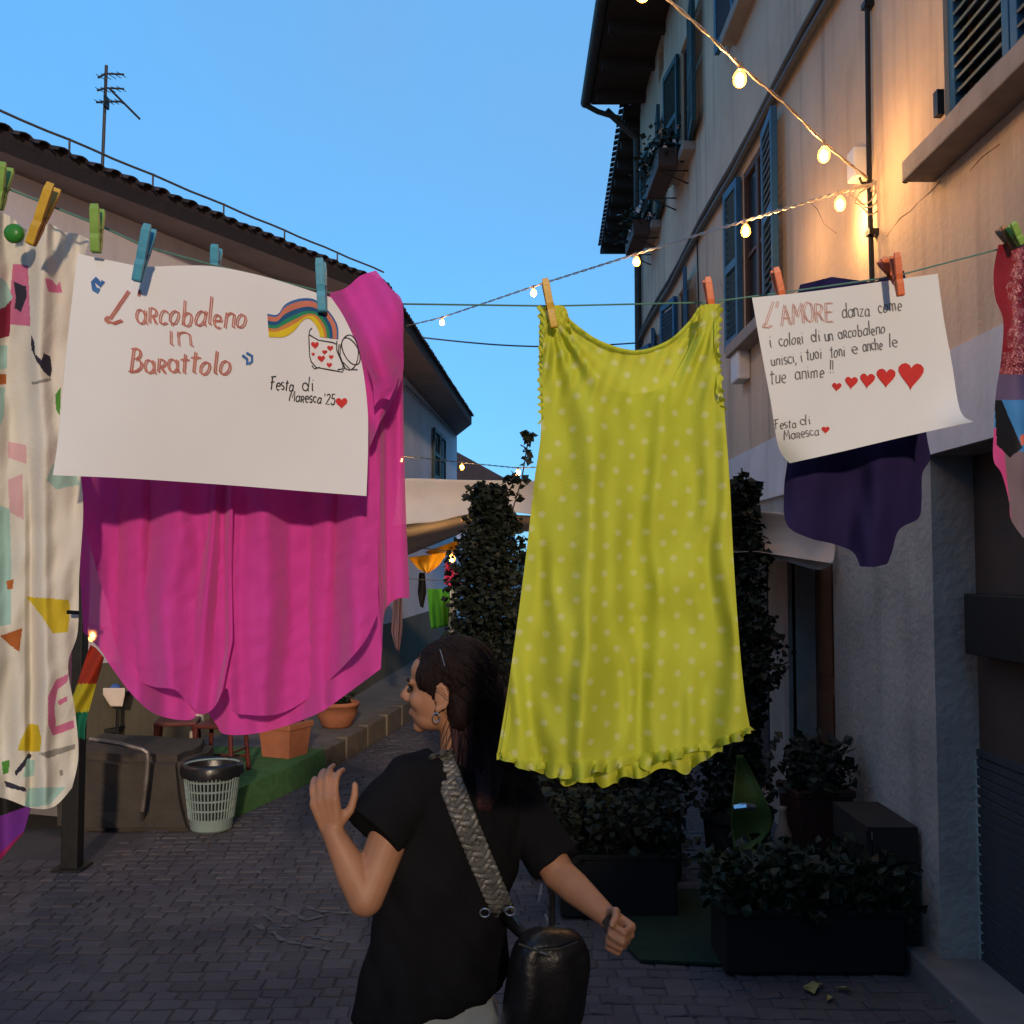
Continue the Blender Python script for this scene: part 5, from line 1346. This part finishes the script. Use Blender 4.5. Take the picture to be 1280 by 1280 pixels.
M_pale_mark = mat('pale_mark_grey', (.125,.118,.12), (.075,.07,.073), 30, .95)  # thin pale streaks lying flat on the setts
for pl in ([(344,1132),(370,1142),(381,1150)],[(381,1131),(394,1137),(416,1140),(440,1141)],[(383,1150),(403,1144)],[(330,1143),(341,1151)],[(322,1155),(329,1162)],[(341,1164),(352,1174),(368,1178),(392,1182)],[(385,1168),(403,1173),(429,1176)],[(352,1156),(362,1158)],[(392,1157),(408,1158)],[(404,1184),(412,1187)],[(363,1175),(374,1174)]):
    m = MB(); q = [G(a, b, .005) for a, b in spl(pl, 12)] if len(pl) > 2 else [G(a, b, .005) for a, b in pl]
    V = []
    for i, p in enumerate(q):
        t = (q[min(i+1, len(q)-1)]-q[max(i-1, 0)]).normalized(); s_ = Vector((-t.y, t.x, 0))*.012*(1+.7*math.sin(i*1.7+pl[0][0]))
        V += [p-s_, p+s_]
    m.add(V, [(2*i, 2*i+1, 2*i+3, 2*i+2) for i in range(len(q)-1)]); m.build('pale_mark', M_pale_mark, street)
# ================================================================== THE WOMAN
M_skin = mat('tan_skin', (.33,.165,.095), (.28,.135,.078), 14, .55, .05, 160, spec=.35)
M_shirt = mat('black_cotton', (.006,.006,.0075), (.009,.009,.011), 6, .95, .2, 160, spec=.06)
M_hair = mat('dark_brown_hair', (.010,.006,.006), (.018,.009,.009), 14, .6, .7, 60, spec=.14, stretch=(6,6,.6))
M_hairr = mat('maroon_tinted_hair', (.045,.015,.019), (.025,.010,.012), 14, .5, .7, 60, spec=.4, stretch=(6,6,.6))
M_jean = mat('pale_denim', (.30,.34,.37), (.24,.28,.31), 8, .85, .25, 140)
M_lip = mat('lips', (.36,.13,.11), None, 20, .5)
M_eye = mat('dark_eye', (.012,.009,.008), None, 20, .15, spec=.6)
M_leather = mat('black_leather', (.006,.0055,.006), (.009,.008,.009), 8, .38, .25, 45, spec=.35)
M_braid = mat('grey_braided_leather', (.10,.098,.095), (.05,.049,.048), 26, .42, .3, 90, spec=.5)
PX = 2.62/1280
woman = empty('person', (P(545,1240,2.62).x, 2.62, 0), 'dark-haired woman in a black T-shirt seen from behind, arms bent, head turned left in profile', 'person')
def remesh(mb, vox, smooth_it=4, fac=.5, disp=None):
    me = bpy.data.meshes.new('tmp'); me.from_pydata(mb.V, [], mb.F)
    ob = bpy.data.objects.new('tmp', me); COL.objects.link(ob)
    md = ob.modifiers.new('r', 'REMESH'); md.mode = 'VOXEL'; md.voxel_size = vox
    sm = ob.modifiers.new('s', 'SMOOTH'); sm.iterations = smooth_it; sm.factor = fac
    dg = bpy.context.evaluated_depsgraph_get(); dg.update()
    out = bpy.data.meshes.new_from_object(ob.evaluated_get(dg))
    bpy.data.objects.remove(ob)
    if disp:
        nn = [v.normal.copy() for v in out.vertices]
        for v, n_ in zip(out.vertices, nn): v.co += n_*disp(v.co)
    return out
def put(name, me, m, parent):
    off = wloc(parent); me.transform(Matrix.Translation(-off)); me.name = name
    me.materials.clear(); me.materials.append(m)
    me.polygons.foreach_set('use_smooth', [True]*len(me.polygons))
    o = bpy.data.objects.new(name, me); COL.objects.link(o); o.parent = parent; return o
# ---- joints
SL, EL, WL = P(508,988,2.53), P(457,1122,2.43), P(416,1040,2.45)
SR, ER, WR = P(642,988,2.72), P(698,1092,2.63), P(757,1144,2.52)
body = MB()
HO = P(557,868,2.60)
fx = Vector((-1,.16,-.05)).normalized(); fy = Vector((0,0,1)).cross(fx).normalized(); fz = fx.cross(fy).normalized()
MH = Matrix((fx, fy, fz)).transposed()
H = lambda x, y, z: HO + MH @ Vector((x, y, z))
def hell(mb, c, r): mb.ell(H(*c), r, 24, 16, MH)
hell(body, (-.012,0,.045), (.098,.074,.086)); hell(body, (.033,0,-.005), (.056,.060,.084)); hell(body, (.042,0,.058), (.044,.058,.045))
hell(body, (.042,0,-.055), (.040,.050,.034)); hell(body, (.070,0,-.078), (.017,.022,.016))
body.cap(H(.084,0,.034), H(.109,0,.000), .0085, .0105)
for s_ in (-1, 1):
    hell(body, (.096,s_*.011,-.007), (.012,.007,.008)); hell(body, (.055,s_*.036,-.008), (.030,.022,.028)); hell(body, (.078,s_*.026,.036), (.013,.022,.008))
    hell(body, (-.006,s_*.074,.0), (.018,.008,.028))
    ring = [(-.006+.018*math.cos(a), s_*.080, .002+.029*math.sin(a)) for a in [R(d) for d in range(-120, 150, 30)]]
    ring = [(-x-.012, y, z) for x, y, z in ring]
    for a, b in zip(ring[:-1], ring[1:]): body.cap(H(*a), H(*b), .0044, .0044, 8)
    hell(body, (.004,s_*.078,-.028), (.008,.006,.010))
hell(body, (.070,0,-.042), (.020,.034,.028)); hell(body, (.0875,0,-.037), (.009,.019,.0048)); hell(body, (.085,0,-.048), (.009,.017,.0058))
body.cap(P(576,885,2.61), P(580,962,2.63), .054, .062)
# torso core, arms
body.cap(P(574,985,2.62), P(560,1090,2.62), .10, .10); body.cap(SL, SR, .055, .055); body.cap(P(556,1100,2.62), P(544,1190,2.62), .10, .085)
body.cap(SL, EL, .053, .043); body.cap(EL, lerp(EL, WL, .35), .042, .041); body.cap(lerp(EL, WL, .35), WL, .041, .026)
body.cap(SR, ER, .052, .043); body.cap(ER, lerp(ER, WR, .35), .042, .040); body.cap(lerp(ER, WR, .35), WR, .040, .027)
def hand(mb, wrist, u, v, w, curl, spread, thumb):
    "u fingers, v towards thumb, w palm side"
    u, v, w = u.normalized(), v.normalized(), w.normalized()
    for k, y in enumerate((-.028, -.010, .008, .026)):
        kn = wrist + u*(.082-.004*abs(k-2)) + v*y
        mb.cap(wrist+v*y*.45, kn, .016, .0125, 10)
        L = (.030, .036, .039, .035)[k]*1.05
        p = kn; a = R(curl[0]+3*k)
        d = (u*math.cos(a)+w*math.sin(a)+v*spread*(k-1.5)*.11).normalized()
        rr = (.0085, .0095, .0098, .0095)[k]
        for j, (ln, cb) in enumerate(((L*1.15, curl[1]), (L*.8, curl[2]), (L*.62, 0))):
            q = p + d*ln; mb.cap(p, q, rr*(1-.08*j), rr*(.93-.08*j), 10); p = q
            a += R(cb); d = (u*math.cos(a)+w*math.sin(a)+v*spread*(k-1.5)*.11).normalized()
    p = wrist + u*.018 + v*.020 + w*.006
    for d, ln, r0, r1 in thumb:
        dd = (u*d[0]+v*d[1]+w*d[2]).normalized(); q = p+dd*ln; mb.cap(p, q, r0, r1, 10); p = q
uL = (P(402,985,2.44)-WL); vL = Vector((.8,-.15,.25)); vL = (vL-uL.normalized()*vL.dot(uL.normalized())); wL = uL.cross(vL)
if wL.y < 0: wL = -wL
hand(body, WL, uL, vL, wL, (26,34,28), .45, [((.55,.75,.25),.040,.014,.0115), ((.85,.42,.3),.032,.0108,.0098), ((.95,.15,.35),.024,.0098,.0082)])
uR = (P(782,1168,2.47)-WR); vR = Vector((.35,-.3,.85)); vR = vR-uR.normalized()*vR.dot(uR.normalized()); wR = uR.cross(vR)
if wR.y > 0: wR = -wR
hand(body, WR, uR, vR, wR, (62,88,70), .3, [((.55,.6,.45),.036,.0145,.012), ((.7,.1,.75),.030,.0112,.010), ((.45,-.35,.85),.024,.010,.0085)])
body_me = remesh(body, .0042, 5, .5)
put('body', body_me, M_skin, woman)
# eyes, lashes, lips
for s_ in (-1, 1):
    m = MB(); hell(m, (.0815,s_*.030,.020), (.0085,.013,.0058)); m.build('eye', M_eye, woman, smooth=True)
    m = MB(); m.tube([H(.084-.010*abs(t)*abs(t), s_*(.030+.016*t), .027+.0015*(1-t*t)) for t in (-1,-.5,0,.5,1)], .0017, 6); m.build('eyelashes', M_hair, woman)
    m = MB(); m.tube([H(.090-.012*t*t*.8, s_*(.028+.020*t), .041+.003*(1-t*t)) for t in (-1,-.5,0,.5,1)], .0028, 6); m.build('eyebrow', M_hair, woman)
m = MB(); m.tube([H(.0945-.006*t*t, .016*t, -.0425) for t in (-1,-.5,0,.5,1)], .0022, 6); m.build('mouth', M_lip, woman)
m = MB(); m.tube([H(.006+.009*math.sin(a), .083, -.046+.011*math.cos(a)) for a in [k*2*PI/14 for k in range(15)]], .0013, 6); m.build('earring', M_shine, woman)
# hair
hair = MB()
hell(hair, (-.030,0,.056), (.106,.082,.090)); hell(hair, (-.060,0,.010), (.066,.074,.085)); hell(hair, (.030,.055,.052), (.030,.026,.040)); hell(hair, (.030,-.055,.052), (.030,.026,.040))
hell(hair, (-.045,.045,-.03), (.030,.035,.055)); hell(hair, (.016,.068,.030), (.012,.010,.034))
def strands(co):
    a = math.atan2(co.y-HO.y, co.x-HO.x+.03)
    return .0026*math.sin(a*34+co.z*40)+.0022*wnoise(co.x*55, co.y*55, co.z*16)
put('hair', remesh(hair, .0048, 5, .5, strands), M_hair, woman)
lh = MB()
for pts, r0, r1 in (([(592,852,2.63),(606,900,2.64),(606,945,2.62),(598,992,2.57)], .070, .050), ([(600,850,2.68),(628,890,2.70),(632,940,2.71),(622,985,2.70)], .050, .035), ([(578,890,2.58),(583,940,2.575),(584,990,2.56)], .042, .028)):
    q = [P(*p) for p in pts]
    for k, (a, b) in enumerate(zip(q[:-1], q[1:])): n_ = len(q)-1; lh.cap(a, b, lerp(r0, r1, k/n_), lerp(r0, r1, (k+1)/n_), 18)
def strands2(co): return .0035*math.sin(co.x*260+3*math.sin(co.z*14))+.003*wnoise(co.x*60, co.y*60, co.z*9)
put('long_hair', remesh(lh, .0052, 6, .5, strands2), M_hairr, woman)
rh = random.Random(21); m = MB()
for k in range(240):
    a = rh.uniform(-2.6, 2.6); z = rh.uniform(.02, .145); r_ = math.sqrt(max(.02, 1-((z-.056)/.094)**2))
    p = H(-.030+.112*r_*math.cos(a), .088*r_*math.sin(a), z); v = Vector((rh.gauss(.35,.5), rh.gauss(0,.5), rh.gauss(-.2,.5)))*.02
    v += Vector((.03,0,-.015)); pts = [p]
    for j in range(5): pts.append(pts[-1]+v*.5+Vector((0,0,-.0025*j))+Vector((rh.gauss(0,.0015), rh.gauss(0,.0015), 0)))
    m.tube(pts, .0006, 3, cap=False)
for k in range(120):
    p = P(rh.uniform(570,640), rh.uniform(850,900), rh.uniform(2.53,2.6)); pts = [p]; sx = rh.gauss(0,.006)
    for j in range(9): pts.append(pts[-1]+Vector((sx+.003*math.sin(j+k), -.002, -.024)))
    m.tube(pts, .0007, 3, cap=False)
tag(m.build('loose_strands', M_hair, woman), kind='stuff')
m = MB(); m.tube([P(550,812,2.53), P(553,822,2.522), P(556,833,2.518)], .0014, 6); m.build('hair_pin', M_shine, woman)
# T-shirt
yaw = math.atan2(.6, .8); MY = Matrix.Rotation(yaw, 3, 'Z')
rows = [(578,950,.072,.066),(577,958,.105,.08),(575,968,.150,.095),(572,984,.186,.108),(568,1020,.196,.116),(563,1060,.193,.120),(558,1100,.187,.120),(550,1145,.184,.120),(546,1185,.188,.126),(543,1220,.194,.132),(541,1246,.198,.136)]
sh = MB(); V = []; F = []; n = 48
for cx, cy, a, b in rows:
    c = P(cx, cy, 2.62)
    for k in range(n):
        t = 2*PI*k/n; w_ = 1+.02*wnoise(k*.3, cy*.012)+.03*clamp((cy-1080)/150)*math.sin(t*7+cy*.01)
        sx = math.copysign(abs(math.cos(t))**.85, math.cos(t)); sy = math.copysign(abs(math.sin(t))**.85, math.sin(t))
        v = MY @ Vector((a*sx*w_, b*sy*w_, 0)); dz = (.010*math.sin(t*2+1)+.030*math.cos(t+yaw))*(cy > 1240)
        V.append(c+v+Vector((0,0,dz)))
nr = len(rows)
for j in range(nr-1):
    for k in range(n): F.append((j*n+k, (j+1)*n+k, (j+1)*n+(k+1) % n, j*n+(k+1) % n))
F += [tuple(range(n)), tuple((nr-1)*n+k for k in reversed(range(n)))]
sh.add(V, F)
sh.tube([P(545,972,2.56), SL+Vector((.012,0,.012)), P(486,1020,2.49), P(466,1042,2.465)], [.080,.078,.079,.082], 20)
sh.tube([P(612,975,2.68), SR+Vector((-.01,0,.012)), P(676,1050,2.67), P(694,1082,2.64)], [.080,.074,.066,.062], 20)
def wr(co):
    return .012*wnoise(co.x*9+co.z*5, co.y*9, co.z*6)+.007*wnoise(co.x*20+co.z*12, co.y*20, co.z*9)+.003*math.sin((co.x+co.z*.7)*70)*clamp((1.25-co.z)/.4)
shirt = put('t_shirt', remesh(sh, .0068, 3, .5, wr), M_shirt, woman)
# jeans and shoes
jn = MB()
HL, HR = P(507,1275,2.58), P(577,1275,2.67)
jn.cap(P(542,1222,2.62)+MY @ Vector((-.075,0,0)), P(542,1222,2.62)+MY @ Vector((.075,0,0)), .095, .095)
jn.cap(HL, HR, .098, .098)
KL, KR = Vector((HL.x-.04, 2.50, .42)), Vector((HR.x+.0, 2.74, .42))
FL, FR = Vector((KL.x-.02, 2.58, .07)), Vector((KR.x+.02, 2.86, .09))
jn.cap(HL, KL, .092, .066); jn.cap(KL, FL, .064, .050); jn.cap(HR, KR, .092, .066); jn.cap(KR, FR, .064, .050)
put('jeans', remesh(jn, .008, 4, .5, lambda co: .004*wnoise(co.x*14, co.y*14, co.z*12)), M_jean, woman)
for f in (FL, FR):
    sm = MB(); d = Vector((-.6,.8,0)); sm.cap(f+Vector((0,0,-.03)), f+d*.13+Vector((0,0,-.045)), .042, .034); sm.cap(f+d*.13+Vector((0,0,-.045)), f+d*.19+Vector((0,0,-.05)), .036, .026)
    put('shoe', remesh(sm, .007), M_black, woman)
# ---- bag and its braided strap
dg = bpy.context.evaluated_depsgraph_get()
off = wloc(woman); bv = BVHTree.FromPolygons([v.co+off for v in shirt.data.vertices], [p.vertices[:] for p in shirt.data.polygons])
def on_shirt(px, py, lift, dflt):
    o = Vector((0,0,1.8)); d = (P(px, py, 3)-o).normalized(); h = bv.ray_cast(o, d)
    return (h[0]-d*lift) if h[0] else P(px, py, dflt)
bag = empty('shoulder_bag', P(685,1225,2.45), 'black leather shoulder bag on a wide grey braided strap across the back of the woman', 'bag')
path = spl([(548,936),(554,954),(566,985),(582,1028),(600,1072),(616,1110),(630,1142)], 84)
base = [on_shirt(x, y, .016, 2.5) for x, y in path]
base = base[6:]
for _ in range(24): base = [base[0]]+[(base[i-1]+base[i]*2+base[i+1])/4 for i in range(1, len(base)-1)]+[base[-1]]
def ribbon_frame(i):
    t = (base[min(i+1, len(base)-1)]-base[max(i-1, 0)]).normalized(); view = (base[i]-Vector((0,0,1.8))).normalized()
    s_ = t.cross(view).normalized(); return t, s_, -view
m = MB()
for i in range(len(base)-1):
    t, s_, n_ = ribbon_frame(i); t2, s2_, n2 = ribbon_frame(i+1)
    m.add([base[i]-s_*.030, base[i]+s_*.030, base[i+1]+s2_*.030, base[i+1]-s2_*.030], [(0,1,2,3)])
m.build('strap_backing', M_leather, bag, solid=.003)
ns = 5
for k in range(ns):
    m = MB(); V = []; F = []; N_ = 260
    for j in range(N_+1):
        f = j/N_*(len(base)-1); i = int(min(f, len(base)-2)); g_ = f-i
        t, s_, n_ = ribbon_frame(i); p = lerp(base[i], base[i+1], g_)
        ph = j*.155 + 2*PI*k/ns
        c = p + s_*(.023*math.sin(ph)) + n_*(.004+.0035*math.cos(2*ph+k))
        tang = (t*1.0 + s_*.9*math.cos(ph)).normalized(); side = tang.cross(n_).normalized()
        for a in range(8):
            an = 2*PI*a/8; V.append(c + side*.0076*math.cos(an) + n_*.0026*math.sin(an))
    for j in range(N_):
        for a in range(8): a2 = (a+1) % 8; F.append((j*8+a, j*8+a2, j*8+8+a2, j*8+8+a))
    m.add(V, F); m.build('braid_strand', M_braid, bag, smooth=True)
e_ = base[-1]
for px, py in ((606,1141),(638,1139)):
    c = on_shirt(px, py, .022, 2.5); m = MB(); m.tube([c+Vector((.012*math.cos(a), 0, .010*math.sin(a))) for a in [k*2*PI/14 for k in range(15)]], .0022, 6); m.build('ring', M_shine, bag)
bt = P(668,1178,2.44)
m = MB(); pts = [e_, lerp(e_, bt, .5)+Vector((0,-.02,0)), bt]
m.tube(pts, [.018,.014,.012], 8); m.build('strap_tab', M_leather, bag, smooth=True)
m = MB(); m.tube([P(690,1172,2.50), P(690,1120,2.60), P(684,1080,2.66), P(672,1040,2.70)], .008, 8); m.build('rear_strap', M_leather, bag)
bm = bmesh.new(); bmesh.ops.create_uvsphere(bm, u_segments=64, v_segments=48, radius=1)
BC = P(684,1228,2.46)
for v in bm.verts:
    x, y, z = v.co; sg = lambda q, e: math.copysign(abs(q)**e, q)
    X, Y, Z = sg(x,.62)*.098, sg(y,.8)*.058, sg(z,.55)*.128
    X *= 1+.18*(-z)*.6; w_ = .006*wnoise(X*16, Z*6, 3)*(1 if z < .6 else .4)+.004*math.sin(X*70+3*wnoise(Z*8, 1))*(z < .5)
    v.co = BC + Matrix.Rotation(.15, 3, 'Y') @ (Matrix.Rotation(.35, 3, 'Z') @ Vector((X, Y-w_*(1 if y < 0 else -1), Z)))
me = bpy.data.meshes.new('bag_body'); bm.to_mesh(me); bm.free(); put('bag_body', me, M_leather, bag)
m = MB(); m.tube([P(648,1180,2.375), P(670,1188,2.368), P(700,1186,2.38), P(722,1178,2.40)], .003, 6); m.build('zip', M_iron, bag)
for pts in ([(677,1105),(675,1118),(673,1128)], [(681,1142),(684,1150),(684,1156)], [(667,1184),(676,1190),(684,1193)]):
    m = MB(); m.tube([P(a, b, 2.40 if b > 1100 else 2.5) for a, b in pts], [.002,.004,.002], 6); m.build('buckle', M_shine, bag)
